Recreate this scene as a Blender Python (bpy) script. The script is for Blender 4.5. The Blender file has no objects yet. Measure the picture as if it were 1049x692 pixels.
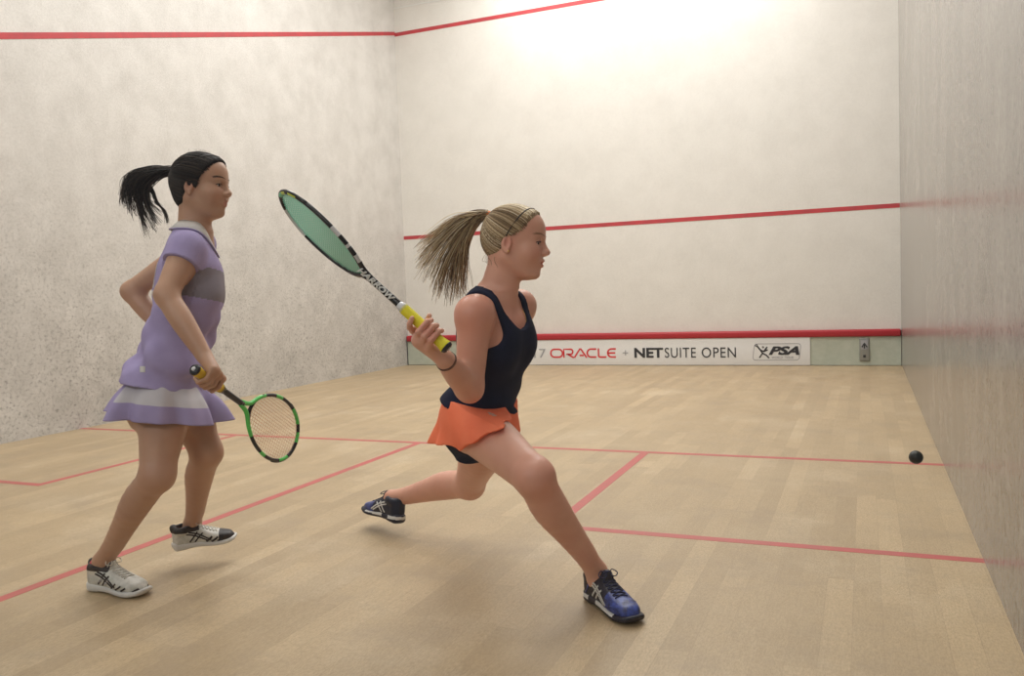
import bpy, bmesh, math, random
import numpy as np
from mathutils import Vector, Matrix
from mathutils.bvhtree import BVHTree
import openvdb as vdb

random.seed(7); np.random.seed(7)
SC = bpy.context.scene
COL = SC.collection
A3 = lambda *v: np.array(v, float)

# ------------------------------------------------------------------ camera
CP = A3(6.0195, -0.6974, 1.023)
YAW, PITCH, ROLL, FPX = -0.3993, -0.0579, -0.0368, 858.64
CF = A3(math.sin(YAW)*math.cos(PITCH), math.cos(YAW)*math.cos(PITCH), math.sin(PITCH))
_r = A3(math.cos(YAW), -math.sin(YAW), 0); _u = np.cross(_r, CF)
CR = _r*math.cos(ROLL) + _u*math.sin(ROLL)
CU = -_r*math.sin(ROLL) + _u*math.cos(ROLL)
cam = bpy.data.cameras.new('camera'); co = bpy.data.objects.new('camera', cam); COL.objects.link(co)
cam.lens = FPX/1049*36; cam.sensor_width = 36; cam.sensor_fit = 'HORIZONTAL'; cam.clip_start = .02
m = Matrix((CR, CU, -CF)).transposed().to_4x4(); m.translation = CP
co.matrix_world = m
SC.camera = co

def at(x, y, d):                      # a point of the place, measured off the photograph at its distance d
    return CP + (CF + CR*(x-524.5)/FPX - CU*(y-346)/FPX)*d
def V(x, y, d): return CR*x + CU*y + CF*d
def unit(v): v = np.asarray(v, float); return v/np.linalg.norm(v)
def mix(a, b, t): return np.asarray(a)*(1-t) + np.asarray(b)*t
def px_of(X):
    d = np.array(X)-CP; z = d@CF
    return (524.5+FPX*(d@CR)/z, 346-FPX*(d@CU)/z, z)

# ------------------------------------------------------------------ objects
def tag(o, label=None, cat=None, group=None, kind=None):
    for k, v in (('label', label), ('category', cat), ('group', group), ('kind', kind)):
        if v: o[k] = v
    return o
def empty(name, loc):
    o = bpy.data.objects.new(name, None); COL.objects.link(o); o.location = Vector(loc); return o
def link(name, me, mats, parent=None, smooth=True):
    o = bpy.data.objects.new(name, me); COL.objects.link(o)
    for mm in (mats if isinstance(mats, (list, tuple)) else [mats]): me.materials.append(mm)
    if smooth and len(me.polygons): me.polygons.foreach_set('use_smooth', [True]*len(me.polygons))
    if parent is not None:
        o.parent = parent
        w = Matrix.Identity(4); p = parent
        t = Vector((0, 0, 0))
        while p is not None: t += Vector(p.location); p = p.parent
        o.location = -t
    return o
def mesh(name, vs, fs):
    me = bpy.data.meshes.new(name); me.from_pydata([tuple(map(float, v)) for v in vs], [], [tuple(map(int, f)) for f in fs]); me.update(); return me
def box_mesh(name, x0, y0, z0, x1, y1, z1, bev=0):
    bm = bmesh.new(); bmesh.ops.create_cube(bm, size=1)
    for v in bm.verts: v.co = Vector(((x0+x1)/2+v.co.x*(x1-x0), (y0+y1)/2+v.co.y*(y1-y0), (z0+z1)/2+v.co.z*(z1-z0)))
    if bev: bmesh.ops.bevel(bm, geom=bm.edges[:], offset=bev, segments=3, affect='EDGES', profile=.5)
    me = bpy.data.meshes.new(name); bm.to_mesh(me); bm.free(); return me

# ------------------------------------------------------------------ materials
def mat(name, col=(.5, .5, .5), rough=.6, metal=0, sss=0, spec=.5, sheen=0):
    m = bpy.data.materials.new(name); m.use_nodes = True
    b = m.node_tree.nodes['Principled BSDF']
    b.inputs['Base Color'].default_value = (*col, 1); b.inputs['Roughness'].default_value = rough
    b.inputs['Metallic'].default_value = metal; b.inputs['Specular IOR Level'].default_value = spec
    if sss:
        b.inputs['Subsurface Weight'].default_value = sss; b.inputs['Subsurface Radius'].default_value = (1, .35, .2); b.inputs['Subsurface Scale'].default_value = .01
    if sheen: b.inputs['Specular IOR Level'].default_value = .2
    return m
class N:
    def __init__(s, m): s.t = m.node_tree; s.b = s.t.nodes['Principled BSDF']
    def n(s, typ, **k):
        o = s.t.nodes.new(typ)
        for a, v in k.items():
            if a in o.inputs.keys() if isinstance(a, str) else False: pass
            setattr(o, a, v)
        return o
    def l(s, a, b): s.t.links.new(a, b)
    def coord(s, scale=(1, 1, 1), rot=(0, 0, 0), loc=(0, 0, 0)):
        c = s.n('ShaderNodeNewGeometry'); mp = s.n('ShaderNodeMapping')
        mp.inputs['Scale'].default_value = scale; mp.inputs['Rotation'].default_value = rot; mp.inputs['Location'].default_value = loc
        s.l(c.outputs['Position'], mp.inputs['Vector']); return mp.outputs[0]
    def noise(s, vec, scale, det=4, rough=.6):
        o = s.n('ShaderNodeTexNoise'); o.inputs['Scale'].default_value = scale; o.inputs['Detail'].default_value = det; o.inputs['Roughness'].default_value = rough
        s.l(vec, o.inputs['Vector']); return o.outputs['Fac']
    def ramp(s, fac, stops):
        o = s.n('ShaderNodeValToRGB'); e = o.color_ramp.elements
        while len(e) < len(stops): e.new(.5)
        for k, (p, c) in zip(e, stops): k.position = p; k.color = (*c, 1) if not isinstance(c, (int, float)) else (c, c, c, 1)
        s.l(fac, o.inputs['Fac']); return o.outputs['Color']
    def mixc(s, a, b, fac, mode='MIX'):
        o = s.n('ShaderNodeMix'); o.data_type = 'RGBA'; o.blend_type = mode
        for v, i in ((a, 6), (b, 7)):
            if isinstance(v, tuple): o.inputs[i].default_value = (*v, 1)
            else: s.l(v, o.inputs[i])
        if isinstance(fac, (int, float)): o.inputs[0].default_value = fac
        else: s.l(fac, o.inputs[0])
        return o.outputs[2]
    def math(s, op, a, b=0):
        o = s.n('ShaderNodeMath'); o.operation = op
        for v, i in ((a, 0), (b, 1)):
            if isinstance(v, (int, float)): o.inputs[i].default_value = v
            else: s.l(v, o.inputs[i])
        return o.outputs[0]
    def bump(s, h, st=.2, dist=.005):
        o = s.n('ShaderNodeBump'); o.inputs['Strength'].default_value = st; o.inputs['Distance'].default_value = dist
        s.l(h, o.inputs['Height']); s.l(o.outputs[0], s.b.inputs['Normal'])
    def base(s, c): s.l(c, s.b.inputs['Base Color'])

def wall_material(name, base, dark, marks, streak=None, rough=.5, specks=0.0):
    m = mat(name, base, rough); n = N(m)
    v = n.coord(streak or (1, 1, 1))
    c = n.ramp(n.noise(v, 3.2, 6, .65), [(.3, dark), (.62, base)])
    fine = n.noise(v, 55, 4, .7)
    c = n.mixc(c, n.ramp(fine, [(.33, dark), (.6, base)]), .45)
    # ball marks and scuffs: denser in the lower part of the wall, where the ball strikes
    z = n.n('ShaderNodeSeparateXYZ'); n.l(n.coord(), z.inputs[0])
    mr = n.n('ShaderNodeMapRange'); n.l(z.outputs[2], mr.inputs[0]); mr.inputs[1].default_value = 2.3; mr.inputs[2].default_value = .5
    low = n.math('MULTIPLY', mr.outputs[0], n.ramp(n.noise(n.coord(), 1.1, 4, .6), [(.3, .45), (.58, 1.)]))
    s1 = n.ramp(n.noise(v, 36, 5, .75), [(.53, 0.), (.64, 1.)])
    s2 = n.ramp(n.noise(v, 9, 7, .78), [(.50, 0.), (.66, 1.)])
    grime = n.ramp(n.noise(n.coord(), 2.4, 7, .74), [(.36, 0.), (.62, 1.)])
    c = n.mixc(c, tuple(x*.74 for x in dark), n.math('MULTIPLY', n.math('MULTIPLY', grime, low), marks*.62))
    f = n.math('MULTIPLY', n.math('MULTIPLY', s1, low), marks)
    c = n.mixc(c, tuple(x*.50 for x in dark), f)
    c = n.mixc(c, tuple(x*.62 for x in dark), n.math('MULTIPLY', n.math('MULTIPLY', s2, low), marks*.5))
    n.base(c); n.bump(fine, .15, .002)
    return m

M = {}
M['front'] = wall_material('front_wall_plaster', (.80, .775, .735), (.70, .675, .635), .12)
M['left'] = wall_material('left_wall_plaster', (.74, .715, .685), (.53, .505, .475), 1.0, rough=.5)
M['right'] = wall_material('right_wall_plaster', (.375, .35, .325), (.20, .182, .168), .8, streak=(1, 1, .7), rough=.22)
M['ceil'] = mat('ceiling_paint', (.8, .8, .78), .8)
M['line'] = mat('court_line_red', (.52, .045, .055), .5)
n = N(M['line']); n.base(n.ramp(n.noise(n.coord(), 9, 5), [(.3, (.42, .05, .06)), (.7, (.56, .05, .06))]))
M['floorline'] = mat('floor_line_red', (.5, .08, .08), .45)
n = N(M['floorline']); n.base(n.ramp(n.noise(n.coord(), 7, 6, .7), [(.3, (.42, .115, .10)), (.7, (.54, .10, .10))]))

M['floor'] = mat('maple_floor', (.55, .42, .27), .42)
n = N(M['floor'])
v = n.coord(rot=(0, 0, math.pi/2))
br = n.n('ShaderNodeTexBrick'); n.l(v, br.inputs['Vector'])
br.inputs['Scale'].default_value = 1; br.inputs['Brick Width'].default_value = 1.15; br.inputs['Row Height'].default_value = .083
br.inputs['Mortar Size'].default_value = .0009; br.inputs['Mortar Smooth'].default_value = .2; br.inputs['Bias'].default_value = 0
br.offset = .37; br.squash = 1
br.inputs['Color1'].default_value = (.66, .505, .305, 1); br.inputs['Color2'].default_value = (.41, .305, .18, 1); br.inputs['Mortar'].default_value = (.36, .26, .16, 1)
g = n.noise(n.coord((18, 2.2, 1)), 4, 8, .78)
c = n.mixc(br.outputs['Color'], n.ramp(g, [(.34, (.36, .26, .155)), (.66, (.66, .51, .32))]), .42)
p = n.noise(n.coord((1, .8, 1)), 1.7, 6, .7)
c = n.mixc(c, (.74, .63, .47), n.ramp(p, [(.50, 0.), (.66, .45)]))
b2 = n.n('ShaderNodeTexBrick'); n.l(v, b2.inputs['Vector']); b2.offset = .61
for k_, v_ in (('Scale', 1), ('Brick Width', .53), ('Row Height', .083), ('Mortar Size', 0), ('Bias', .25)): b2.inputs[k_].default_value = v_
b2.inputs['Color1'].default_value = (0, 0, 0, 1); b2.inputs['Color2'].default_value = (.50, .50, .50, 1)
c = n.mixc(c, (.40, .295, .175), b2.outputs['Color'])
c = n.mixc(c, (.30, .22, .13), n.ramp(n.noise(n.coord((5, 1.5, 1)), 38, 5, .8), [(.42, 0.), (.64, .62)]))
p2 = n.noise(n.coord((1, 1.2, 1), loc=(3, 7, 0)), 2.6, 7, .72)
c = n.mixc(c, (.34, .26, .175), n.ramp(p2, [(.50, 0.), (.68, .5)]))
p3 = n.noise(n.coord((2, 2, 1), loc=(9, 1, 0)), 16, 4, .8)
c = n.mixc(c, (.30, .22, .15), n.ramp(p3, [(.64, 0.), (.76, .5)]))
n.base(c)
rr = n.ramp(p, [(.3, .36), (.7, .52)]); n.l(rr, n.b.inputs['Roughness'])

M['tin'] = mat('tin_plate_paint', (.40, .47, .38), .45)
n = N(M['tin']); n.base(n.ramp(n.noise(n.coord(), 7, 6, .7), [(.3, (.42, .46, .38)), (.7, (.54, .57, .49))]))
M['tinred'] = mat('tin_top_red', (.42, .02, .03), .4)
M['dark'] = mat('dark_gap', (.05, .05, .05), .7)
M['board'] = mat('banner_white', (.80, .80, .80), .45)
M['ink'] = mat('ink_black', (.03, .03, .035), .5)
M['inkred'] = mat('ink_red', (.65, .03, .04), .5)
M['inkgrey'] = mat('ink_grey', (.35, .35, .37), .5)
M['grey'] = mat('grey_metal', (.32, .33, .31), .4, .5)
M['ball'] = mat('ball_rubber', (.012, .014, .012), .45)
n = N(M['ball']); n.bump(n.noise(n.coord(), 300, 2), .3, .001)

def skin(name, a, b, lip):
    m = mat(name, a, .42, sss=.12, spec=.45); n = N(m)
    c = n.ramp(n.noise(n.coord(), 9, 5, .6), [(.3, b), (.7, a)])
    at_ = n.n('ShaderNodeAttribute'); at_.attribute_name = 'blush'
    c = n.mixc(c, lip, at_.outputs['Fac']); n.base(c)
    n.bump(n.noise(n.coord(), 180, 3), .12, .001)
    return m
M['skinA'] = skin('skin_fair', (.74, .405, .30), (.67, .345, .25), (.64, .17, .13))
M['skinB'] = skin('skin_tan', (.54, .325, .22), (.47, .27, .18), (.45, .135, .11))
def hairmat(name, rough=.38):
    m = mat(name, (.1, .1, .1), .5, spec=.3); n = N(m)
    a = n.n('ShaderNodeAttribute'); a.attribute_name = 'tint'; n.base(a.outputs['Color']); return m
M['hair'] = hairmat('hair_strands')
M['capA'] = mat('blonde_scalp_hair', (.20, .13, .07), .5)
n = N(M['capA']); n.base(n.ramp(n.noise(n.coord((1, 1, 1)), 60, 4), [(.3, (.13, .085, .045)), (.7, (.30, .21, .12))]))
M['capB'] = mat('dark_scalp_hair', (.014, .010, .009), .6, spec=.2)
def cloth(name, a, b, scale=260, st=.25, rough=.8):
    m = mat(name, a, rough, sheen=.12); n = N(m)
    n.base(n.ramp(n.noise(n.coord(), 14, 4), [(.3, b), (.7, a)]))
    n.bump(n.noise(n.coord(), scale, 2), st, .001); return m
M['navy'] = cloth('navy_knit', (.012, .016, .045), (.009, .011, .030))
M['orange'] = cloth('orange_fabric', (1.0, .25, .125), (.96, .21, .10), rough=.7)
M['lilac'] = cloth('lilac_fabric', (.40, .345, .58), (.34, .285, .50))
M['lilacgrey'] = cloth('heather_grey_fabric', (.27, .245, .29), (.23, .21, .25))
M['whitecloth'] = cloth('pale_grey_fabric', (.62, .60, .64), (.55, .53, .58))
M['collar'] = cloth('white_collar_fabric', (.72, .70, .68), (.62, .60, .58))
M['orangeband'] = mat('orange_elastic', (.85, .22, .04), .6)
M['blackband'] = mat('black_elastic', (.02, .015, .015), .6)
M['eye'] = mat('eye_white', (.55, .52, .50), .2)
M['iris'] = mat('eye_dark', (.03, .02, .015), .15)
M['brow'] = mat('brow_hair', (.09, .055, .035), .7)
M['browA'] = mat('brow_hair_fair', (.36, .20, .12), .7)
M['lash'] = mat('lash_hair', (.03, .02, .015), .7)
M['teeth'] = mat('teeth', (.75, .72, .66), .3)
M['gold'] = mat('gold_chain', (.75, .5, .2), .3, 1)
M['shoeblue'] = mat('shoe_blue', (.03, .05, .28), .38)
n = N(M['shoeblue']); n.base(n.ramp(n.noise(n.coord(), 55, 3), [(.35, (.012, .02, .10)), (.65, (.05, .09, .38))])); n.bump(n.noise(n.coord(), 300, 2), .3, .001)
M['shoenavy'] = mat('shoe_navy', (.008, .010, .028), .5)
M['shoewhite'] = mat('shoe_white', (.66, .66, .62), .5)
n = N(M['shoewhite']); n.base(n.ramp(n.noise(n.coord(), 30, 4), [(.35, (.50, .51, .47)), (.6, (.72, .72, .68))]))
M['solewhite'] = mat('sole_white', (.68, .68, .66), .5)
M['shoeblack'] = mat('shoe_black', (.015, .012, .018), .5)
M['silver'] = mat('shoe_silver', (.55, .55, .58), .3, .6)
M['sock'] = mat('sock_red', (.55, .06, .08), .8)
M['lace'] = mat('lace_white', (.62, .60, .54), .8)
M['lacedark'] = mat('lace_navy', (.02, .025, .07), .8)
M['grip'] = mat('grip_yellow', (.82, .74, .02), .6)
n = N(M['grip']); n.bump(n.noise(n.coord(), 220, 2), .4, .001)
M['gripdk'] = mat('grip_amber', (.72, .50, .03), .6)
M['carbon'] = mat('racket_black', (.012, .012, .014), .25)
M['green'] = mat('racket_green', (.10, .62, .12), .3)
M['limeyellow'] = mat('racket_lime', (.55, .65, .05), .3)
M['ringwhite'] = mat('racket_silver', (.6, .6, .62), .3)
M['strmint'] = mat('string_mint', (.22, .60, .42), .5)
M['strred'] = mat('string_red', (.72, .34, .22), .5)

# ------------------------------------------------------------------ distance fields
class Field:
    """body volume built from tapering limbs and ellipsoids that blend where they meet"""
    def __init__(s, lo, hi, h):
        s.h = h; s.lo = np.asarray(lo, float); s.n = np.ceil((np.asarray(hi)-s.lo)/h).astype(int)+1
        s.F = np.full(tuple(s.n), .06, np.float32)
    def sub(s, lo, hi):
        a = np.maximum(np.floor((lo-s.lo)/s.h).astype(int), 0); b = np.minimum(np.ceil((hi-s.lo)/s.h).astype(int)+1, s.n)
        if (b <= a).any(): return None, None
        ax = [(s.lo[i]+s.h*np.arange(a[i], b[i])).astype(np.float32) for i in range(3)]
        return tuple(slice(a[i], b[i]) for i in range(3)), np.meshgrid(*ax, indexing='ij', sparse=True)
    def put(s, sl, d, k, neg=False):
        F = s.F[sl]
        if neg:
            if k <= 0: s.F[sl] = np.maximum(F, -d); return
            h = np.maximum(k-np.abs(F+d), 0)/k; s.F[sl] = np.maximum(F, -d)+h*h*k*.25
        else:
            if k <= 0: s.F[sl] = np.minimum(F, d); return
            h = np.maximum(k-np.abs(F-d), 0)/k; s.F[sl] = np.minimum(F, d)-h*h*k*.25
    def cone(s, a, b, ra, rb, k=.02, flat=None, neg=False):
        a = np.asarray(a, float); b = np.asarray(b, float); r = max(ra, rb)+k+.02
        sl, G = s.sub(np.minimum(a, b)-r, np.maximum(a, b)+r)
        if sl is None: return
        ab = b-a; L2 = max(ab@ab, 1e-9)
        P = [G[i]-np.float32(a[i]) for i in range(3)]
        t = np.clip((P[0]*ab[0]+P[1]*ab[1]+P[2]*ab[2])/L2, 0, 1)
        Q = [P[i]-t*np.float32(ab[i]) for i in range(3)]
        q2 = Q[0]**2+Q[1]**2+Q[2]**2; f = 1
        if flat is not None:
            ax, sc = flat; c = Q[0]*ax[0]+Q[1]*ax[1]+Q[2]*ax[2]; q2 = q2+c*c*(1/sc**2-1); f = min(1, sc)
        s.put(sl, ((np.sqrt(q2)-(ra+(rb-ra)*t))*f).astype(np.float32), k, neg)
    def tube(s, pts, rs, k=.02, n_=14):
        """one smoothly tapering limb through the points"""
        P = spline(np.column_stack([np.asarray(pts), rs]), n_); m = P[:, 3].max()+k+.02
        sl, G = s.sub(P[:, :3].min(0)-m, P[:, :3].max(0)+m)
        if sl is None: return
        D = None
        for i in range(n_-1):
            a = P[i, :3]; ab = P[i+1, :3]-a; L2 = max(ab@ab, 1e-9); Q = [G[j]-np.float32(a[j]) for j in range(3)]
            t = np.clip((Q[0]*ab[0]+Q[1]*ab[1]+Q[2]*ab[2])/L2, 0, 1)
            d = np.sqrt(sum((Q[j]-t*np.float32(ab[j]))**2 for j in range(3)))-(P[i, 3]+(P[i+1, 3]-P[i, 3])*t)
            if D is None: D = d
            else: h = np.maximum(.006-np.abs(D-d), 0)/.006; D = np.minimum(D, d)-h*h*.0015
        s.put(sl, D.astype(np.float32), k)
    def chain(s, pts, rs, k=.02, flat=None):
        for i in range(len(pts)-1): s.cone(pts[i], pts[i+1], rs[i], rs[i+1], k, flat)
    def ell(s, c, r, R=None, k=.02, neg=False):
        c = np.asarray(c, float); r = np.asarray(r, float); R = np.eye(3) if R is None else np.asarray(R); m = r.max()+k+.015
        sl, G = s.sub(c-m, c+m)
        if sl is None: return
        P = [G[i]-np.float32(c[i]) for i in range(3)]
        L = [P[0]*R[j][0]+P[1]*R[j][1]+P[2]*R[j][2] for j in range(3)]
        k0 = np.sqrt(sum((L[j]/r[j])**2 for j in range(3))); k1 = np.sqrt(sum((L[j]/r[j]**2)**2 for j in range(3)))+1e-6
        s.put(sl, (k0*(k0-1)/k1).astype(np.float32), k, neg)
    def loft(s, o, X, Y, Z, zs, cx, cy, a, b, k=.02, e=2.0, wr=None, cut=None):
        """stack of ellipses along Z: centre (cx,cy), half sizes a (along X), b (along Y)"""
        o = np.asarray(o, float); cs = [o+Z*z+X*x_+Y*y_ for z, x_, y_ in zip(zs, cx, cy)]; m = max(max(a), max(b))+k+.03
        sl, G = s.sub(np.min(cs, 0)-m, np.max(cs, 0)+m)
        if sl is None: return
        P = [G[i]-np.float32(o[i]) for i in range(3)]
        x, y, z = (P[0]*q[0]+P[1]*q[1]+P[2]*q[2] for q in (X, Y, Z))
        zz = np.linspace(zs[0], zs[-1], 60)
        def ip(v):
            v = smooth_interp(zs, v, zz); return np.interp(z, zz, v)
        A = ip(a); B = ip(b); xx = (x-ip(cx)); yy = (y-ip(cy))
        rr = (np.abs(xx/A)**e+np.abs(yy/B)**e)**(1/e)
        d = (rr-1)*np.minimum(A, B)
        if wr is not None: d = d+wr(xx, yy, z)
        d = np.maximum(d, np.maximum(zs[0]-z, z-zs[-1]))
        if cut is not None: d = np.maximum(d, cut(xx, yy, z))
        s.put(sl, d.astype(np.float32), k)
    def mesh(s, name, smooth=0):
        bg = 3*s.h
        g = vdb.FloatGrid(bg); arr = np.clip(s.F, -bg, bg).astype(np.float32)
        g.copyFromArray(arr, tolerance=1e-5)
        v, t, q = g.convertToPolygons(isovalue=0.0, adaptivity=0.0)
        v = v*s.h+s.lo
        me = bpy.data.meshes.new(name)
        nv, nq, nt = len(v), len(q), len(t)
        me.vertices.add(nv); me.vertices.foreach_set('co', v.astype(np.float32).ravel())
        idx = np.concatenate([q[:, ::-1].ravel(), t[:, ::-1].ravel()]) if nt else q[:, ::-1].ravel()
        me.loops.add(len(idx)); me.loops.foreach_set('vertex_index', idx.astype(np.int32))
        me.polygons.add(nq+nt)
        st = np.concatenate([np.arange(nq)*4, nq*4+np.arange(nt)*3]).astype(np.int32)
        me.polygons.foreach_set('loop_start', st)
        me.update(calc_edges=True); me.validate()
        # outward normals
        if nq:
            f = me.polygons[0]; c = np.array(f.center); nn = np.array(f.normal)
            if s.sample((c+nn*s.h)[None])[0] < s.sample((c-nn*s.h)[None])[0]: me.flip_normals()
        return me
    def sample(s, P):
        g = (np.asarray(P)-s.lo)/s.h; i = np.clip(np.floor(g).astype(int), 0, s.n-2); f = np.clip(g-i, 0, 1); o = 0
        for dx in (0, 1):
            for dy in (0, 1):
                for dz in (0, 1):
                    w = (f[:, 0] if dx else 1-f[:, 0])*(f[:, 1] if dy else 1-f[:, 1])*(f[:, 2] if dz else 1-f[:, 2])
                    o = o+w*s.F[i[:, 0]+dx, i[:, 1]+dy, i[:, 2]+dz]
        return o
    def push(s, P, gap, steps=6):
        P = np.array(P, float); e = s.h*1.5
        for _ in range(steps):
            d = s.sample(P); g = np.stack([s.sample(P+np.eye(3)[i]*e)-s.sample(P-np.eye(3)[i]*e) for i in range(3)], -1)
            g /= np.linalg.norm(g, axis=1)[:, None]+1e-9
            P += g*np.clip(gap-d, 0, .02).reshape(-1, 1)
        return P
def smooth_interp(xs, ys, x):
    xs = np.asarray(xs, float); ys = np.asarray(ys, float); i = np.clip(np.searchsorted(xs, x)-1, 0, len(xs)-2)
    t = (x-xs[i])/(xs[i+1]-xs[i]); m = np.gradient(ys, xs); h = xs[i+1]-xs[i]
    return (2*t**3-3*t**2+1)*ys[i]+(t**3-2*t**2+t)*h*m[i]+(-2*t**3+3*t**2)*ys[i+1]+(t**3-t**2)*h*m[i+1]

# ------------------------------------------------------------------ strands / tubes
def tubes(name, lines, mats, parent=None, sides=5, cols=None, flat=None, caps=True, mi=None):
    """lines: list of (points, radii). One mesh of tapering round tubes."""
    vs = []; fs = []; cc = []; mm = []
    for li, (pts, rad) in enumerate(lines):
        pts = np.asarray(pts, float); n_ = len(pts); rad = np.broadcast_to(np.asarray(rad, float), (n_,))
        tg = np.gradient(pts, axis=0); tg /= np.linalg.norm(tg, axis=1)[:, None]+1e-9
        ref = A3(0, 0, 1) if abs(tg[0][2]) < .9 else A3(1, 0, 0)
        u = unit(np.cross(tg[0], ref)); b0 = len(vs)
        for i in range(n_):
            u = u-tg[i]*(u@tg[i]); u = u/(np.linalg.norm(u)+1e-9); w = np.cross(tg[i], u)
            for k in range(sides):
                a_ = 2*math.pi*k/sides; vs.append(pts[i]+(u*math.cos(a_)+w*math.sin(a_))*rad[i])
        nf0 = len(fs)
        for i in range(n_-1):
            for k in range(sides):
                k2 = (k+1) % sides; fs.append((b0+i*sides+k, b0+i*sides+k2, b0+(i+1)*sides+k2, b0+(i+1)*sides+k))
        if caps: fs.append(tuple(b0+k for k in range(sides))[::-1]); fs.append(tuple(b0+(n_-1)*sides+k for k in range(sides)))
        if mi is not None: mm += [mi[li]]*(len(fs)-nf0)
        if cols is not None: cc += [cols[li]]*(n_*sides)
    me = mesh(name, vs, fs)
    if cols is not None:
        ca = me.color_attributes.new('tint', 'FLOAT_COLOR', 'POINT'); ca.data.foreach_set('color', np.array([(*c[:3], 1) for c in cc], np.float32).ravel())
    if mi is not None: me.polygons.foreach_set('material_index', mm)
    return link(name, me, mats, parent)
def spline(pts, n_=24):
    pts = np.asarray(pts, float); s_ = np.r_[0, np.cumsum(np.linalg.norm(np.diff(pts, axis=0), axis=1))]
    x = np.linspace(0, s_[-1], n_); return np.stack([smooth_interp(s_, pts[:, i], x) for i in range(pts.shape[1])], -1)
def ribbon(name, bvh, strokes, direction, widths, m, parent, lift=.0012):
    """marks that lie on a surface: strokes are dropped onto it along a direction"""
    vs = []; fs = []
    dv = Vector(direction).normalized()
    for (pts, w) in zip(strokes, widths):
        pts = spline(pts, 14) if len(pts) > 2 else np.linspace(pts[0], pts[1], 10)
        tg = np.gradient(pts, axis=0); row = []
        for p_, t_ in zip(pts, tg):
            sd = unit(np.cross(t_, np.array(dv)))
            r_ = []
            for k in (-1, 0, 1):
                q = Vector(p_+sd*w*.5*k)
                hit = bvh.ray_cast(q-dv*.2, dv)
                if hit[0] is None: r_ = None; break
                r_.append(np.array(hit[0]-dv*lift))
            row.append(r_)
        for i in range(len(row)-1):
            if row[i] is None or row[i+1] is None: continue
            if np.linalg.norm(row[i][1]-row[i+1][1]) > .03: continue
            b_ = len(vs); vs += row[i]+row[i+1]
            fs += [(b_, b_+1, b_+4, b_+3), (b_+1, b_+2, b_+5, b_+4)]
    me = mesh(name, vs, fs); o = link(name, me, m, parent)
    md = o.modifiers.new('thick', 'SOLIDIFY'); md.thickness = .0012; md.offset = 0
    return o

# ================================================================== the court
H = 5.7
def struct(name, me, m, smooth=False): return tag(link(name, me, m, None, smooth), kind='structure')
struct('floor', box_mesh('floor', -.2, -2.2, -.12, 6.6, 9.95, 0), M['floor'])
struct('wall_front', box_mesh('wall_front', -.2, 9.75, 0, 6.6, 9.95, H), M['front'])
struct('wall_left', box_mesh('wall_left', -.2, -.0, 0, 0, 9.75, H), M['left'])
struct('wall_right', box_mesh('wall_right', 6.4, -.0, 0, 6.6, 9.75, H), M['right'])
struct('ceiling', box_mesh('ceiling', -.2, -.0, H, 6.6, 9.95, H+.1), M['ceil'])
struct('wall_back', box_mesh('wall_back', -.2, -.15, 2.13, 6.6, 0, H), M['ceil'])
mg = bpy.data.materials.new('clear_glass'); mg.use_nodes = True; t = mg.node_tree; t.nodes.clear()
o = t.nodes.new('ShaderNodeOutputMaterial'); mx = t.nodes.new('ShaderNodeMixShader'); tr = t.nodes.new('ShaderNodeBsdfTransparent'); gl = t.nodes.new('ShaderNodeBsdfGlossy')
tr.inputs[0].default_value = (.985, .99, .985, 1); gl.inputs['Roughness'].default_value = .0; lw = t.nodes.new('ShaderNodeLayerWeight'); lw.inputs[0].default_value = .5
pw = t.nodes.new('ShaderNodeMath'); pw.operation = 'POWER'; pw.inputs[1].default_value = 5; fr = t.nodes.new('ShaderNodeMath'); fr.operation = 'ADD'; fr.inputs[1].default_value = .022
t.links.new(lw.outputs['Facing'], pw.inputs[0]); t.links.new(pw.outputs[0], fr.inputs[0])
for a_, b_ in ((fr.outputs[0], mx.inputs[0]), (tr.outputs[0], mx.inputs[1]), (gl.outputs[0], mx.inputs[2]), (mx.outputs[0], o.inputs[0])): t.links.new(a_, b_)
struct('window_1', box_mesh('window_1', .0, -.012, .0, 6.4, 0, 2.13), mg)

# red lines: service line and out lines on the walls, box lines on the floor
k = [0]
def line_(me, m=M['line']): k[0] += 1; struct('trim_%d' % k[0], me, m)
line_(box_mesh('l', 0.003, 9.747, 1.78, 6.397, 9.752, 1.83))
line_(box_mesh('l', 0, 9.747, 4.61, 6.4, 9.752, 4.66))
for x0, x1 in ((-.001, .003), (6.397, 6.401)):
    zz = lambda y: 4.61-.2640*(9.684-y)
    vs = [(x, y, zz(y)+dz) for x in (x0, x1) for y, dz in ((0, 0), (9.75, 0), (9.75, .05), (0, .05))]
    line_(mesh('l', vs, [(0, 1, 2, 3), (7, 6, 5, 4), (0, 4, 5, 1), (1, 5, 6, 2), (2, 6, 7, 3), (3, 7, 4, 0)]))
def fl(x0, y0, x1, y1): line_(box_mesh('l', x0, y0, -.002, x1, y1, .0008), M['floorline'])
fl(0, 4.26, 6.4, 4.31)
fl(3.175, 0, 3.225, 4.26)
fl(1.60, 2.66, 1.65, 4.26); fl(0, 2.61, 1.65, 2.66)
fl(4.75, 2.66, 4.80, 4.26); fl(4.75, 2.61, 6.4, 2.66)
line_(box_mesh('l', 0, 9.742, 4.985, 6.4, 9.752, 5.0), M['ceil'])

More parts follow.
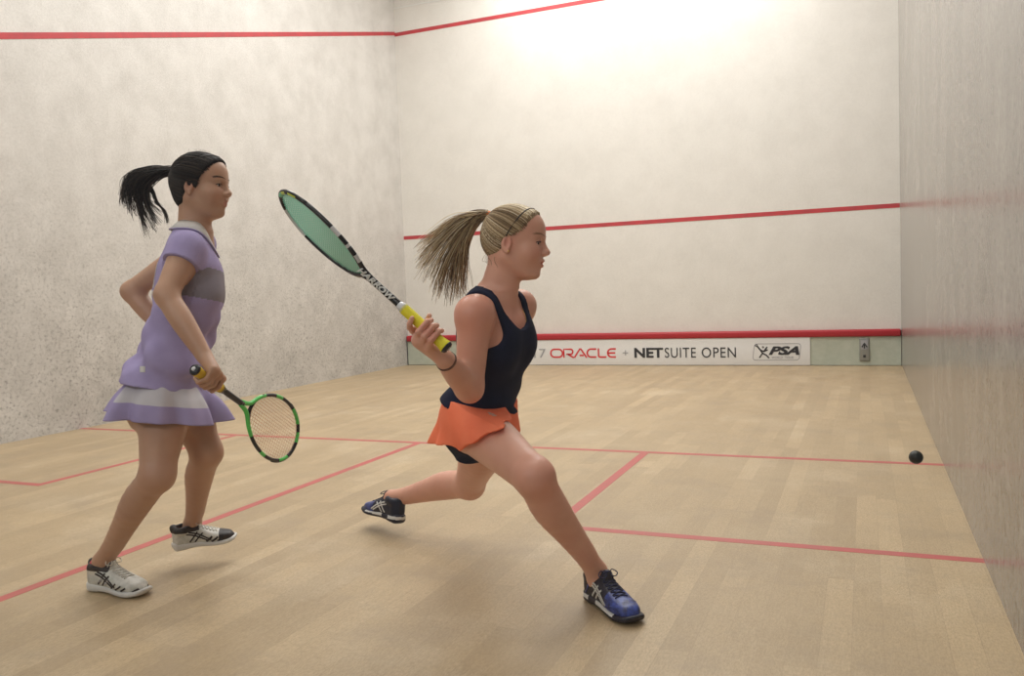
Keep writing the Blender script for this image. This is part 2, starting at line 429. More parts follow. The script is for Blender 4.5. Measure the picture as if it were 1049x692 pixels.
# the tin: green plate with dark edge and the red rail along its top
struct('trim_%d' % (k[0]+1), box_mesh('tin', .012, 9.706, .006, 6.395, 9.76, .335), M['tin'])
struct('trim_%d' % (k[0]+2), box_mesh('tin_rail', .008, 9.672, .335, 6.396, 9.76, .418, .022), M['tinred'], True)
struct('trim_%d' % (k[0]+3), box_mesh('tin_gap', .008, 9.712, 0.0, 6.398, 9.76, .0065), M['dark'])
struct('trim_%d' % (k[0]+4), box_mesh('tin_gap', .004, 9.70, 0.0, .013, 9.76, .336), M['dark'])
struct('trim_%d' % (k[0]+5), box_mesh('tin_gap', .012, 9.7045, .326, 6.395, 9.712, .336), M['tin'])

# banner
BY = 9.703
ban = tag(empty('advertising_banner', (3.6, BY, 0)), 'long white sponsor banner with red and black lettering fixed along the front wall tin', 'banner')
link('panel', box_mesh('panel', 1.62, BY-.012, .006, 5.424, BY+.004, .335, .002), M['board'], ban)
def text_mesh(s, size, sx=1, off=0, shear=0, ex=.0015, sp=1):
    c = bpy.data.curves.new('t', 'FONT'); c.body = s; c.size = size; c.extrude = ex; c.offset = off; c.shear = shear; c.resolution_u = 6; c.space_character = sp
    ob = bpy.data.objects.new('t', c); COL.objects.link(ob)
    dg = bpy.context.evaluated_depsgraph_get(); dg.update()
    me = bpy.data.meshes.new_from_object(ob.evaluated_get(dg)); bpy.data.objects.remove(ob)
    return me
def place_text(name, s, x0, x1, z0, z1, m, parent, off=0, shear=0, y=BY-.0145, sp=1):
    me = text_mesh(s, 1, 1, off, shear, .0015, sp); co_ = np.array([v.co[:] for v in me.vertices]); lo = co_.min(0); hi = co_.max(0)
    X = x0+(co_[:, 0]-lo[0])/(hi[0]-lo[0])*(x1-x0); Z = z0+(co_[:, 1]-lo[1])/(hi[1]-lo[1])*(z1-z0)
    me.vertices.foreach_set('co', np.stack([X, y+co_[:, 2]*-1, Z], -1).astype(np.float32).ravel()); me.update()
    me.materials.clear(); return link(name, me, m, parent, False)
place_text('lettering', '2017', 1.70, 2.115, .100, .222, M['inkgrey'], ban, .0)
place_text('lettering', '+', 3.165, 3.235, .130, .195, M['inkgrey'], ban)
place_text('lettering', 'NET', 3.315, 3.685, .098, .224, M['ink'], ban, .035)
place_text('lettering', 'SUITE', 3.705, 4.092, .098, .224, M['ink'], ban, .0, sp=1.1)
place_text('lettering', 'OPEN', 4.164, 4.575, .098, .224, M['ink'], ban, .0, sp=1.1)
# wide rounded wordmark, drawn with one even stroke
def strokes_mesh(lines, w, y, name, m, parent, th=.002):
    vs = []; fs = []
    for pts in lines:
        pts = np.array(pts, float); n_ = len(pts); b_ = len(vs)
        tg = np.gradient(pts, axis=0); tg /= np.linalg.norm(tg, axis=1)[:, None]+1e-9
        nr = np.stack([-tg[:, 1], tg[:, 0]], -1)
        for p_, q_ in zip(pts, nr):
            a_ = p_+q_*w/2; c_ = p_-q_*w/2
            vs += [(a_[0], y, a_[1]), (c_[0], y, c_[1]), (a_[0], y+th, a_[1]), (c_[0], y+th, c_[1])]
        for i in range(n_-1):
            j = b_+4*i
            fs += [(j, j+1, j+5, j+4), (j+2, j+6, j+7, j+3), (j, j+4, j+6, j+2), (j+1, j+3, j+7, j+5)]
    return link(name, mesh(name, vs, fs), m, parent, False)
def arc(cx, cz, r, a0, a1, n_=12): return [(cx+r*math.cos(math.radians(a_)), cz+r*math.sin(math.radians(a_))) for a_ in np.linspace(a0, a1, n_)]
zb, zt = .109, .213; zm = (zb+zt)/2; r_ = (zt-zb)/2
def O_(x, w): return [arc(x+r_, zm, r_, 90, 270)+[(x+w-r_, zb)]+arc(x+w-r_, zm, r_, -90, 90)[1:]+[(x+r_, zt)]]
def C_(x, w): return [[(x+w-.01, zt)]+arc(x+r_, zm, r_, 90, 270)+[(x+w-.012, zb)]]
def E_(x, w): return C_(x, w)+[[(x+.004, zm), (x+w-.02, zm)]]
def L_(x, w): return [[(x, zt+.008), (x, zb+.02)]+arc(x+.02, zb+.02, .02, 180, 270, 5)+[(x+w, zb)]]
def R_(x, w): q = .033; return [[(x, zb-.008), (x, zt), (x+w-q-.01, zt)]+arc(x+w-q-.01, zt-q, q, 90, -90, 9)+[(x+.035, zt-2*q)], [(x+.055, zt-2*q), (x+w, zb-.008)]]
def A_(x, w): return [[(x-.01, zb-.008), (x+w*.46, zt+.004), (x+w*.54, zt+.004), (x+w+.01, zb-.008)], [(x+w*.42, zb+.022), (x+w*.80, zb+.022)]]
xs = 2.185; L = []
for f_, w_ in ((O_, .165), (R_, .135), (A_, .150), (C_, .135), (L_, .105), (E_, .120)):
    L += f_(xs, w_); xs += w_+.018
strokes_mesh(L, .021, BY-.0145, 'lettering', M['inkred'], ban)
# tour badge: rounded outline, leaping figure, slanted letters
def rrect(x0, x1, z0, z1, r, sh=0):
    pts = arc(x1-r, z1-r, r, 90, 0, 6)+arc(x1-r, z0+r, r, 0, -90, 6)+arc(x0+r, z0+r, r, -90, -180, 6)+arc(x0+r, z1-r, r, 180, 90, 6)
    pts.append(pts[0]); return [(a_+sh*(b_-z0), b_) for a_, b_ in pts]
strokes_mesh([rrect(4.770, 5.30, .066, .262, .035, .12)], .007, BY-.0145, 'badge_outline', M['inkgrey'], ban)
place_text('lettering', 'PSA', 4.955, 5.305, .128, .232, M['ink'], ban, .045, .35)
place_text('lettering', 'WORLD', 4.99, 5.115, .084, .112, M['inkgrey'], ban, .0)
place_text('lettering', 'TOUR', 5.14, 5.24, .084, .112, M['inkgrey'], ban, .0)
strokes_mesh([[(4.825, .235), (4.86, .19), (4.90, .17), (4.945, .19)], [(4.86, .19), (4.885, .15), (4.85, .095)], [(4.885, .15), (4.93, .125), (4.96, .09)], [(4.90, .17), (4.94, .225)]], .017, BY-.0145, 'badge_figure', M['ink'], ban)
strokes_mesh([arc(4.893, .222, .008, 0, 360, 10)], .009, BY-.0145, 'badge_figure', M['ink'], ban)
strokes_mesh([arc(4.815, .243, .012, 0, 360, 10)], .009, BY-.0145, 'badge_figure', M['ink'], ban)

# small catch plate on the tin
cp = tag(empty('latch_plate', (6.01, 9.70, .06)), 'small grey metal latch plate with an arrow on the tin near the right wall', 'latch')
link('plate', box_mesh('plate', 5.958, 9.688, .055, 6.066, 9.706, .318, .006), M['grey'], cp)
link('window', box_mesh('window', 5.975, 9.684, .185, 6.049, 9.690, .295, .004), M['inkgrey'], cp)
strokes_mesh([[(5.985, .215), (6.012, .262), (6.039, .215)], [(6.012, .25), (6.012, .2)]], .014, 9.681, 'arrow', M['ink'], cp, .004)
link('keyhole', box_mesh('keyhole', 5.998, 9.684, .095, 6.026, 9.690, .125, .003), M['ink'], cp)

# ball in flight
bd = FPX*.04/13.6; bp = at(938.3, 468, bd)
bm = bmesh.new(); bmesh.ops.create_uvsphere(bm, u_segments=32, v_segments=20, radius=.0203)
me = bpy.data.meshes.new('ball'); bm.to_mesh(me); bm.free()
bl = link('squash_ball', me, M['ball']); bl.location = Vector(bp)
tag(bl, 'small black rubber squash ball in flight near the right wall', 'ball')

# lights of the hall: rows of ceiling fittings
def area(x, y, z, sx, sy, e, col=(1, .985, .955)):
    l = bpy.data.lights.new('ceiling_lamp', 'AREA'); l.shape = 'RECTANGLE'; l.size = sx; l.size_y = sy; l.energy = e; l.color = col
    o = bpy.data.objects.new('ceiling_lamp', l); COL.objects.link(o); o.location = (x, y, z)
for y, e in ((8.8, 42), (6.6, 50), (4.4, 46), (2.3, 30), (.9, 8)):
    for x in ((2.4, 4.6) if y > 8 else (1.7, 4.6)): area(x, y, H-.12, 1.6, .5, e)
# the gallery behind the glass has its own lamps
for x in (2.6, 5.2):
    l = bpy.data.lights.new('gallery_lamp', 'AREA'); l.shape = 'RECTANGLE'; l.size = 1.4; l.size_y = .6; l.energy = 20; l.color = (1, .97, .94)
    o = bpy.data.objects.new('gallery_lamp', l); COL.objects.link(o); o.location = (x, -2.6, 3.1)
    o.rotation_euler = (Vector((x, -2.6, 3.1))-Vector((4.4, 1.8, .7))).to_track_quat('Z', 'Y').to_euler()
w = bpy.data.worlds.new('world'); SC.world = w; w.use_nodes = True
w.node_tree.nodes['Background'].inputs[0].default_value = (.9, .93, 1, 1); w.node_tree.nodes['Background'].inputs[1].default_value = .12
SC.view_settings.view_transform = 'Standard'; SC.view_settings.look = 'None'; SC.view_settings.gamma = 1; SC.view_settings.use_curve_mapping = False
SC.view_settings.exposure = 0.32
SC.cycles.use_denoising = True
SC.cycles.max_bounces = 8

# ================================================================== people: shared builders
def head(F, c, X, Z, s, kneck=None):
    """c: centre of the head at eye level, X forward, Z up; returns a local->world function"""
    X = unit(X); Z = unit(Z-X*(np.dot(X, Z))); Y = np.cross(Z, X)
    R = np.stack([X, Y, Z]); W = lambda x, y, z: c+(X*x+Y*y+Z*z)*s
    e = lambda p, r, k=.012, neg=False: F.ell(W(*p), np.array(r)*s, R, k*s, neg)
    cn = lambda a, b, ra, rb, k=.01, neg=False: F.cone(W(*a), W(*b), ra*s, rb*s, k*s, None, neg)
    e((-.010, 0, .030), (.094, .073, .082), .0)
    e((-.030, 0, .012), (.078, .070, .078), .03)
    e((.030, 0, -.030), (.061, .056, .077), .035)
    e((.038, 0, .046), (.052, .060, .053), .03)
    for y in (-1, 1):
        cn((-.012, .050*y, -.052), (.052, .018*y, -.096), .018, .016, .03)
        e((.058, .036*y, -.034), (.026, .023, .026), .03)
        cn((.083, .012*y, .017), (.070, .043*y, .019), .009, .008, .014)
    e((.074, 0, -.098), (.016, .019, .015), .018)
    e((.070, 0, -.062), (.020, .025, .026), .02)
    # nose
    cn((.087, 0, .010), (.104, 0, -.022), .0070, .0090, .010)
    e((.1075, 0, -.027), (.0100, .0100, .0090), .008)
    for y in (-1, 1): e((.098, .0125*y, -.031), (.011, .0065, .008), .006)
    for y in (-1, 1): e((.101, .008*y, -.0385), (.005, .0028, .003), .002, True)
    for y in (-1, 1): e((.091, .031*y, .000), (.015, .017, .011), .008, True)
    for y in (-1, 1):      # eyelids
        cn((.0825, .018*y, .001), (.0850, .031*y, .0065), .0035, .004, .003); cn((.0850, .031*y, .0065), (.076, .044*y, .001), .004, .0035, .003)
        cn((.0825, .018*y, -.003), (.0835, .031*y, -.0085), .003, .003, .003); cn((.0835, .031*y, -.0085), (.076, .044*y, -.001), .003, .003, .003)
    # lips
    for y in (-1, 1):
        cn((.0955, 0, -.0545), (.085, .022*y, -.0600), .0058, .0040, .005)
        cn((.0930, 0, -.0690), (.085, .021*y, -.0635), .0062, .0042, .005)
    # ears
    for y in (-1, 1):
        e((-.010, .075*y, -.014), (.017, .0085, .029), .004)
        e((-.006, .083*y, -.010), (.0095, .007, .017), .002, True)
        e((-.005, .077*y, -.038), (.008, .005, .008), .003)
    return W, R
def face_bits(root, W, R, s, brow, look=(1, 0, 0), bodyf=None):
    for y in (-1, 1):
        bm = bmesh.new(); bmesh.ops.create_uvsphere(bm, u_segments=20, v_segments=14, radius=.0125*s)
        me = bpy.data.meshes.new('eye'); bm.to_mesh(me); bm.free()
        c = W(.0735, .0310*y, -.001); d = np.array(R).T@unit(look)
        for v in me.vertices: v.co = Vector(c)+v.co
        me.materials.append(M['eye']); me.materials.append(M['iris'])
        for p in me.polygons:
            if unit(np.array(p.center)-c)@d > .80: p.material_index = 1
        o = bpy.data.objects.new('eye', me); COL.objects.link(o); o.parent = root; o.location = -root.location
        for p in me.polygons: p.use_smooth = True
    for y in (-1, 1):
        ls = []
        for j in range(22):
            t = j/21; p = W(.0915-.022*t**1.6, (.010+.036*t)*y, .0235-.004*t+.005*math.sin(t*2.8))
            ls.append((bodyf.push(np.array([p, p+(W(-.004, .009*y, .003+.002*random.random())-W(0, 0, 0))]), .0005, 10), [.0011*s, .0005*s]))
        tubes('eyebrow', ls, brow, root, 4)
    for y in (-1, 1):
        ls = []
        pts = spline([W(.0855, .018*y, .001), W(.0890, .028*y, .0040), W(.0865, .037*y, .0030), W(.0785, .0465*y, -.001)], 10)
        ls.append((pts, .0015*s))
        tubes('eyelash', ls, M['lash'], root, 4)

def fist(F, g0, g, e1, e2, wrist, offs, ang, R=.0165, rf=.0085, sc=1, k=.004, thumb=None, mroot=None, spread=0):
    """fingers closed round a grip: g0 a point on its axis, g along it; e1, e2 across it. offs: place of each finger along the grip,
    ang: the angles of knuckle, middle joint, end joint and tip"""
    tips = []
    for i, o in enumerate(offs):
        A = ang[i] if isinstance(ang[0], (list, tuple)) else ang
        rr = [rf*1.12*sc, rf*1.02*sc, rf*.94*sc, rf*.80*sc]
        if i == len(offs)-1: rr = [q*.88 for q in rr]
        pts = []
        for j, a_ in enumerate(A):
            rad = R+rr[j]*(1.25 if j == 0 else 1.0)+(.007 if j == 0 else .0015)
            a_ = math.radians(a_)
            pts.append(g0+g*(o+spread*j)+(e1*math.cos(a_)+e2*math.sin(a_))*rad)
        F.cone(pts[0], pts[1], rr[0], rr[1], .003); F.cone(pts[1], pts[2], rr[1], rr[2], .003); F.cone(pts[2], pts[3], rr[2], rr[3], .003)
        w0 = mix(wrist, pts[0], .22)
        F.cone(w0, mix(w0, pts[0], .97), .015*sc, rr[0]*1.22, .010)
        tips.append(pts)
    if thumb is not None:
        base, mid, end, tip = thumb
        F.cone(mix(wrist, base, .2), base, .014*sc, .0130*sc, .012); F.cone(base, mid, .0128*sc, .0100*sc, .006); F.cone(mid, end, .0098*sc, .0092*sc, .004); F.cone(end, tip, .0092*sc, .0075*sc, .003)
    return tips

def blush(me, spots):
    co_ = np.empty(len(me.vertices)*3, np.float32); me.vertices.foreach_get('co', co_); co_ = co_.reshape(-1, 3); v = np.zeros(len(co_), np.float32)
    for c, r, a in spots:
        d = np.linalg.norm(co_-np.asarray(c), axis=1)/r; v = np.maximum(v, a*np.exp(-d**2))
    at_ = me.attributes.new('blush', 'FLOAT', 'POINT'); at_.data.foreach_set('value', v)

def cap_field(lo, hi, W, R, s, line, gap=.0075, h=.003, nape=None):
    F = Field(lo, hi, h)
    if nape: F.ell(W(*nape[0]), np.array(nape[1])*s, R, .02)
    F.ell(W(-.010, 0, .030), (np.array((.094, .073, .082))+gap)*s, R, .0)
    F.ell(W(-.030, 0, .012), (np.array((.078, .070, .078))+gap)*s, R, .02)
    F.ell(W(.038, 0, .046), (np.array((.052, .060, .053))+gap*.7)*s, R, .03)
    # keep only what lies behind and above the hairline
    sl, G = F.sub(F.lo, F.lo+F.n*h)
    P = [G[i]-np.float32(W(0, 0, 0)[i]) for i in range(3)]
    x, y, z = ((P[0]*q[0]+P[1]*q[1]+P[2]*q[2])/s for q in R)
    d = (line(x, np.abs(y))-z)*s*.8
    F.F[sl] = np.maximum(F.F[sl], d.astype(np.float32))
    return F
def scalp(W, s, starts, tie, gap, n_=14, capfield=None):
    """paths over the skull from hairline points to the tie"""
    out = []
    C = A3(-.010, 0, .030); rr = A3(.096, .074, .083)+gap
    for p, lift in starts:
        p = np.asarray(p, float); pts = []
        for t in np.linspace(0, 1, n_):
            q = mix(p, tie, t); d = q-C; k0 = np.linalg.norm(d/rr)
            w_ = 1 if t < .82 else 1-(t-.82)/.18*.85
            qq = C+d/k0; q = mix(q, qq, w_ if k0 < 1 else w_*.9)
            q = q+unit(d)*lift*math.sin(t*math.pi)
            pts.append(W(*q))
        pts = np.array(pts); pts[:-3] = capfield.push(pts[:-3], .0006, 8); out.append(pts)
    return out
def skirt_mesh(name, top, hem, folds, body, gap, n_=150, rows=26, amp=0.012, push=True):
    """top, hem: closed loops (n,3) of equal length going round the body; folds: wave function of the angle"""
    vs = []
    for r in range(rows):
        t = r/(rows-1); P = top*(1-t)+hem*t
        c = P.mean(0); d = P-c; d[:, 2] = 0; d /= np.linalg.norm(d, axis=1)[:, None]+1e-9
        P = P+d*(folds*amp*t**.8)[:, None]+d*(.012*math.sin(t*math.pi))
        vs.append(P)
    vs = np.array(vs)
    gap = np.repeat(np.linspace(.003, gap, rows), n_)
    if push: vs = body.push(vs.reshape(-1, 3), gap, 25).reshape(vs.shape)
    for _ in range(2):
        vs[1:-1] = .5*vs[1:-1]+.125*(vs[:-2]+vs[2:]+np.roll(vs[1:-1], 1, 1)+np.roll(vs[1:-1], -1, 1))
    fs = [(r*n_+i, r*n_+(i+1) % n_, (r+1)*n_+(i+1) % n_, (r+1)*n_+i) for r in range(rows-1) for i in range(n_)]
    if push: vs = body.push(vs.reshape(-1, 3), gap*.7, 8).reshape(vs.shape)
    return vs, mesh(name, vs.reshape(-1, 3), fs)
def loop_from(pts, n_):
    """closed smooth loop through the points"""
    p = np.array(list(pts)+[pts[0]]); p2 = np.concatenate([p[-3:-1], p, p[1:3]])
    s_ = np.arange(len(p2)); x = np.linspace(2, 2+len(p)-1, n_, endpoint=False)
    return np.stack([smooth_interp(s_, p2[:, i], x) for i in range(3)], -1)

# ---- racket -------------------------------------------------------
def racket(name, butt, tip, face_n, label, M_, S, grip_len=.19, text=None, hl=.345, hw=.107, nstr=(20, 30), strr=.0007, yoke=.60, bands=(), yl=.10):
    """butt to tip along the shaft; face_n: normal of the string bed. Root at the butt."""
    g = unit(tip-butt); L = S*.686; nrm = unit(face_n-g*np.dot(face_n, g)); sd = np.cross(nrm, g)
    P = lambda a, b, c=0: butt+g*a+sd*b+nrm*c
    root = tag(empty(name, butt), label, 'racket')
    # grip: octagonal with a spiral overwrap ridge, flaring at the butt
    n_ = 40; pts = [P(.004+i*(grip_len-.004)/(n_-1), 0) for i in range(n_)]
    rad = [.0158+.0035*math.exp(-((i*grip_len/(n_-1))/.02)**2)+.0006*abs(math.sin(i*.9)) for i in range(n_)]
    tubes('grip', [(pts, rad)], M_['grip'], root, 16)
    tubes('butt_cap', [([P(-.004, 0), P(-.002, 0), P(.004, 0), P(.0065, 0)], [.012, .0165, .0198, .0196])], M['carbon'], root, 20)
    tubes('cap_badge', [([P(-.0052, 0), P(-.0038, 0)], [.0075, .0075])], M['ringwhite'], root, 16)
    tubes('grip_collar', [([P(grip_len-.004, 0), P(grip_len+.004, 0), P(grip_len+.018, 0)], [.0165, .0150, .0118])], M['ringwhite'] if text else M['carbon'], root, 14)
    hc = L-hl/2; a_ = hl/2; yk = hc-a_*yoke-yl
    shaft = [P(t, 0) for t in np.linspace(grip_len, yk, 10)]
    tubes('shaft', [(shaft, [.0105]*10)], M['carbon'], root, 12)
    # head: egg shaped ring
    th = np.linspace(0, 2*math.pi, 97)
    def ring(t):
        x = math.cos(t); w_ = hw*(1+.10*x)*math.sin(t); return P(hc+a_*x, w_)
    R_ = [ring(t) for t in th]
    vs = [R_[i] for i in range(97)]
    segs = []; mi = []
    def bandof(t):
        for t0, t1, k_ in bands:
            if t0 <= math.degrees(t) % 360 <= t1: return k_
        return 0
    i = 0
    while i < 96:
        j = i+1; k_ = bandof(th[i])
        while j < 96 and bandof(th[j]) == k_: j += 1
        segs.append((np.array(R_[i:j+1]), .0068)); mi.append(k_); i = j
    tubes('head_frame', segs, M_['bands'], root, 10, mi=mi, caps=False)
    # bumper strip round the top
    tubes('bumper', [(np.array([P(hc+(a_+.0045)*math.cos(t), (hw+.0045)*(1+.10*math.cos(t))*math.sin(t)) for t in np.linspace(-1.25, 1.25, 40)]), .0048)], M_['bump'], root, 8)
    arms = []
    for q in (-1, 1):
        e_ = ring(math.pi-q*math.radians(48))
        arms.append((spline([P(yk-.01, q*.004), P(yk+.035, q*.016), mix(P(yk+.035, q*.016), e_, .6)+sd*q*.004, e_], 14), np.linspace(.0085, .0070, 14)))
    tubes('throat_arm', [arms[0]], M_['arm'], root, 10); tubes('throat_arm', [arms[1]], M_['arm'], root, 10)
    # strings
    ls = []; A = a_-.003; Bw = hw-.003
    def half(x):  # width of the ring at x
        return Bw*math.sqrt(max(0, 1-(x/A)**2))*(1+.10*x/A)
    for q in np.linspace(-.92, .92, nstr[1]):
        x = q*A; hwid = half(x); ls.append(([P(hc+x, -hwid), P(hc+x, hwid)], strr))
    for q in np.linspace(-.88, .88, nstr[0]):
        y = q*Bw; xs_ = [x for x in np.linspace(-A, A, 200) if half(x) >= abs(y)]
        ls.append(([P(hc+xs_[0], y, .0006), P(hc+xs_[-1], y, .0006)], strr))
    tubes('strings', ls, M_['str'], root, 4)
    return root, P, yk

# ---- sports shoe ---------------------------------------------------
def shoe(parent, heel, toe, up, ankle, mats, L=None, marks=None, mdir=1, lacec=None, wid=1):
    """heel, toe: points on the floor side of the sole; up: the sole's normal"""
    X = unit(toe-heel); Z = unit(up-X*np.dot(up, X)); Y = np.cross(Z, X); L = L or np.linalg.norm(toe-heel)
    h = .0032; o = heel; S = L/.27
    W = lambda x, y, z: o+(X*x+Y*y+Z*z)*S
    corners = np.array([W(x, y, z) for x in (-.03, .30) for y in (-.07, .07) for z in (-.03, .16)])
    lo = corners.min(0)-.01; hi = corners.max(0)+.01
    Fs = Field(lo, hi, h)
    # sole: outline swept along the foot
    zs = np.array([-.006, .008, .04, .08, .12, .17, .22, .25, .270, .278])
    aw = np.array([.006, .026, .035, .033, .034, .043, .047, .040, .027, .006])*wid
    cy = np.array([0, 0, 0, -.002, -.003, 0, .001, .002, .002, .002])*mdir
    zc = np.array([.026, .020, .018, .019, .019, .014, .013, .016, .021, .026])
    hh = np.array([.008, .019, .020, .016, .015, .013, .0125, .0115, .009, .005])
    def loftX(F, zs, cy, cz, a, b, k, e, cut=None):
        F.loft(o, Y, Z, X, list(zs*S), list(cy*S), list(cz*S), list(a*S), list(b*S), k*S, e, None, cut)
    loftX(Fs, zs, cy, zc, aw*1.04, hh, 0, 3.2)
    Fu = Field(lo, hi, h)
    zs = np.array([.004, .02, .05, .08, .11, .15, .19, .23, .255, .268])
    top = np.array([.088, .098, .094, .097, .098, .083, .066, .055, .045, .030])
    bw = np.array([.014, .031, .035, .035, .036, .041, .044, .039, .027, .010])*wid
    base = .012
    loftX(Fu, zs, np.interp(zs, [0, .12, .27], [0, -.002, .002])*mdir, (top*.5+base*.5), bw, (top-base)*.5, 0, 2.5)
    # collar: padded rim round the ankle
    a0 = np.asarray(ankle); cdir = unit(a0-W(.05, 0, .03))
    for k_, (p, r) in enumerate(((W(.014, 0, .104), .011), (W(.035, .026, .092), .010), (W(.035, -.026, .092), .010), (W(.075, .026, .096), .010), (W(.075, -.026, .096), .010), (W(.112, 0, .108), .014), (W(.055, .028, .093), .010), (W(.055, -.028, .093), .010))):
        Fu.ell(p, np.array([r, r, r])*S*1.1, None, .022)
    Fu.cone(W(.052, 0, .15), W(.052, 0, .080), .034*S, .024*S, .006, None, True)
    root = parent
    sole = link('sole', Fs.mesh('sole'), [mats['sole'], mats['out']], None)
    me = sole.data
    c = np.empty(len(me.polygons)*3); me.polygons.foreach_get('center', c); c = (c.reshape(-1, 3)-o)/S
    mi = ((c@Z) < .006).astype(int)
    if mats.get('dark'): mi[~((np.abs(c@Z-.023) < .0065) & ((c@X < .055) | ((c@X > .10) & (c@X < .215))))] = 1; me.polygons.foreach_set('material_index', mi)
    up_ = link('shoe', Fu.mesh('shoe'), [mats['main'], mats['toe'], mats['collar']], None)
    me = up_.data
    c = np.empty(len(me.polygons)*3); me.polygons.foreach_get('center', c); c = (c.reshape(-1, 3)-o)/S
    cx, cz_ = c@X, c@Z; mi = np.zeros(len(c), int); mi[(cx > mats['tx'])] = 1
    mi[(cz_ > .083) & (cx < .125)] = 2
    me.polygons.foreach_set('material_index', mi.astype(np.int32))
    up_.parent = parent; up_.location = -parent.location
    sole.parent = up_
    bvh = BVHTree.FromPolygons([v.co[:] for v in me.vertices], [p.vertices[:] for p in me.polygons])
    # laces over the tongue
    ls = []
    for i, x in enumerate(np.linspace(.115, .185, 6)):
        for q in (-1, 1):
            
            pts = []
            for t in np.linspace(0, 1, 7):
                y = (-.022+.044*t)*q; pp = W(x+.012*t, y, .16); hit = bvh.ray_cast(Vector(pp), Vector(-Z))
                if hit[0] is not None: pts.append(np.array(hit[0])+Z*.0015)
            if len(pts) > 3: ls.append((spline(pts, 9), .0022*S))
    for q in (-1, 1):
        b_ = W(.122, .004*q, .112)
        ls.append((spline([b_, W(.112, .020*q, .122), W(.122, .034*q, .112), W(.132, .020*q, .106), W(.124, .004*q, .112)], 16), .0018*S))
    tubes('laces', ls, lacec, up_, 6)
    if marks:
        for m_, st, ws in marks:
            for side in ((-1, 1)):
                strokes_ = [[W(x, side*.09, z) for x, z in s_] for s_ in st]
                ribbon('stripe', bvh, strokes_, -Y*side, [w_*S for w_ in ws], m_, up_)
    for ch in (sole,): ch.location = (0, 0, 0)
    return up_, W, bvh
CROSS = [[(.080, .036), (.098, .056), (.118, .080)], [(.102, .034), (.120, .054), (.140, .072)], [(.070, .074), (.105, .064), (.160, .034)], [(.080, .082), (.118, .070), (.172, .036)]]

# ================================================================== player in the navy top (fair hair)
def DL(a, b): return float(np.linalg.norm(np.asarray(a)-np.asarray(b)))
A_neck = at(512, 297, 2.78); A_shR = at(486, 322, 2.63); A_shL = at(533, 313, 2.90)
A_elR = at(481, 398, 2.62); A_wrR = at(455, 367, 2.47)
A_hipR = at(481, 437, 2.80); A_hipL = at(497, 440, 2.97); A_pel = (A_hipR+A_hipL)/2
A_knR = at(547, 489, 2.50); A_anR = at(611, 585, 2.70)
A_knL = at(481, 495, 3.34); A_anL = at(402, 510, 3.60)
A_hc = at(528, 248, 2.76)
print('A lens: upperarm %.2f forearm %.2f thighR %.2f shinR %.2f thighL %.2f shinL %.2f torso %.2f shoulders %.2f' % (DL(A_shR, A_elR), DL(A_elR, A_wrR), DL(A_hipR, A_knR), DL(A_knR, A_anR), DL(A_hipL, A_knL), DL(A_knL, A_anL), DL(A_neck, A_pel), DL(A_shR, A_shL)))
print('A ankles z', A_anR[2], A_anL[2], 'knee z', A_knR[2], A_knL[2])
pA = tag(empty('person', (A_pel[0], A_pel[1], 0)), 'player lunging in a navy tank top and orange skirt with a fair ponytail, racket raised', 'person')
FA = Field(np.min([A_anL, A_anR, A_wrR, A_hc, A_knR], 0)-.24, np.max([A_anL, A_anR, A_wrR, A_hc, A_knR], 0)+.24, .0035)
# torso frame
TZ = unit(A_neck-A_pel); TY = unit(A_shL-A_shR); TY = unit(TY-TZ*(TY@TZ)); TX = np.cross(TY, TZ)     # TX = front of the chest
T_L = DL(A_neck, A_pel)
def A_torso(F, g=0.0, k=0, wr=None, top=None):
    zs = np.array([-.10, -.04, .03, .10, .18, .25, .32, .38, .42, .455])*T_L/.455
    a = np.array([.070, .115, .148, .136, .124, .130, .142, .142, .110, .060])
    b = np.array([.040, .072, .098, .088, .082, .092, .100, .090, .066, .050])
    cx = np.array([-.005, -.008, -.002, .008, .014, .010, .006, -.002, -.012, -.012])
    F.loft(A_pel, TY, TX, TZ, list(zs), [0]*10, list(cx), list(a+g), list(b+g), k, 2.25, wr)
sc = T_L/.455
A_torso(FA, 0, 0)
Ap = lambda x, y, z: A_pel+TX*x+TY*y+TZ*z*sc
for q in (-1, 1):
    FA.ell(Ap(.070, .065*q, .285), (.046, .056, .058), np.stack([TX, TY, TZ]), .05)     # bust
    FA.ell(Ap(-.034, .056*q, -.004), (.056, .060, .056), np.stack([TX, TY, TZ]), .04)   # seat
    FA.cone(Ap(-.045, .02*q, .40), A_shL*(q > 0)+A_shR*(q < 0), .045, .048, .04)          # shoulder girdle
    FA.cone(Ap(.035, .018*q, .415), Ap(.012, .145*q, .425), .010, .009, .02)               # collar bones
# neck
nb = Ap(-.015, 0, .43)
AX = unit(V(.965, -.09, -.24)); AZ = unit(V(.06, 1, .0))
FA.cone(A_hc-AX*.032-AZ*.055, nb, .050, .056, .03); FA.cone(A_hc-AX*.012-AZ*.085, Ap(.02, 0, .405), .036, .040, .03)
A_s = 1.02
WA, RA = head(FA, A_hc, AX, AZ, A_s)
FA.ell(WA(.096, 0, -.0618), np.array((.014, .015, .0036))*A_s, RA, .002, True)
# near arm
d_ = unit(A_elR-A_shR)
FA.ell(A_shR, (.053, .053, .053), None, .04)
FA.tube([A_shR, mix(A_shR, A_elR, .5), A_elR], [.052, .047, .040], .03)
fa = unit(A_wrR-A_elR)
FA.tube([A_elR, mix(A_elR, A_wrR, .35), A_wrR], [.038, .040, .0265], .03)
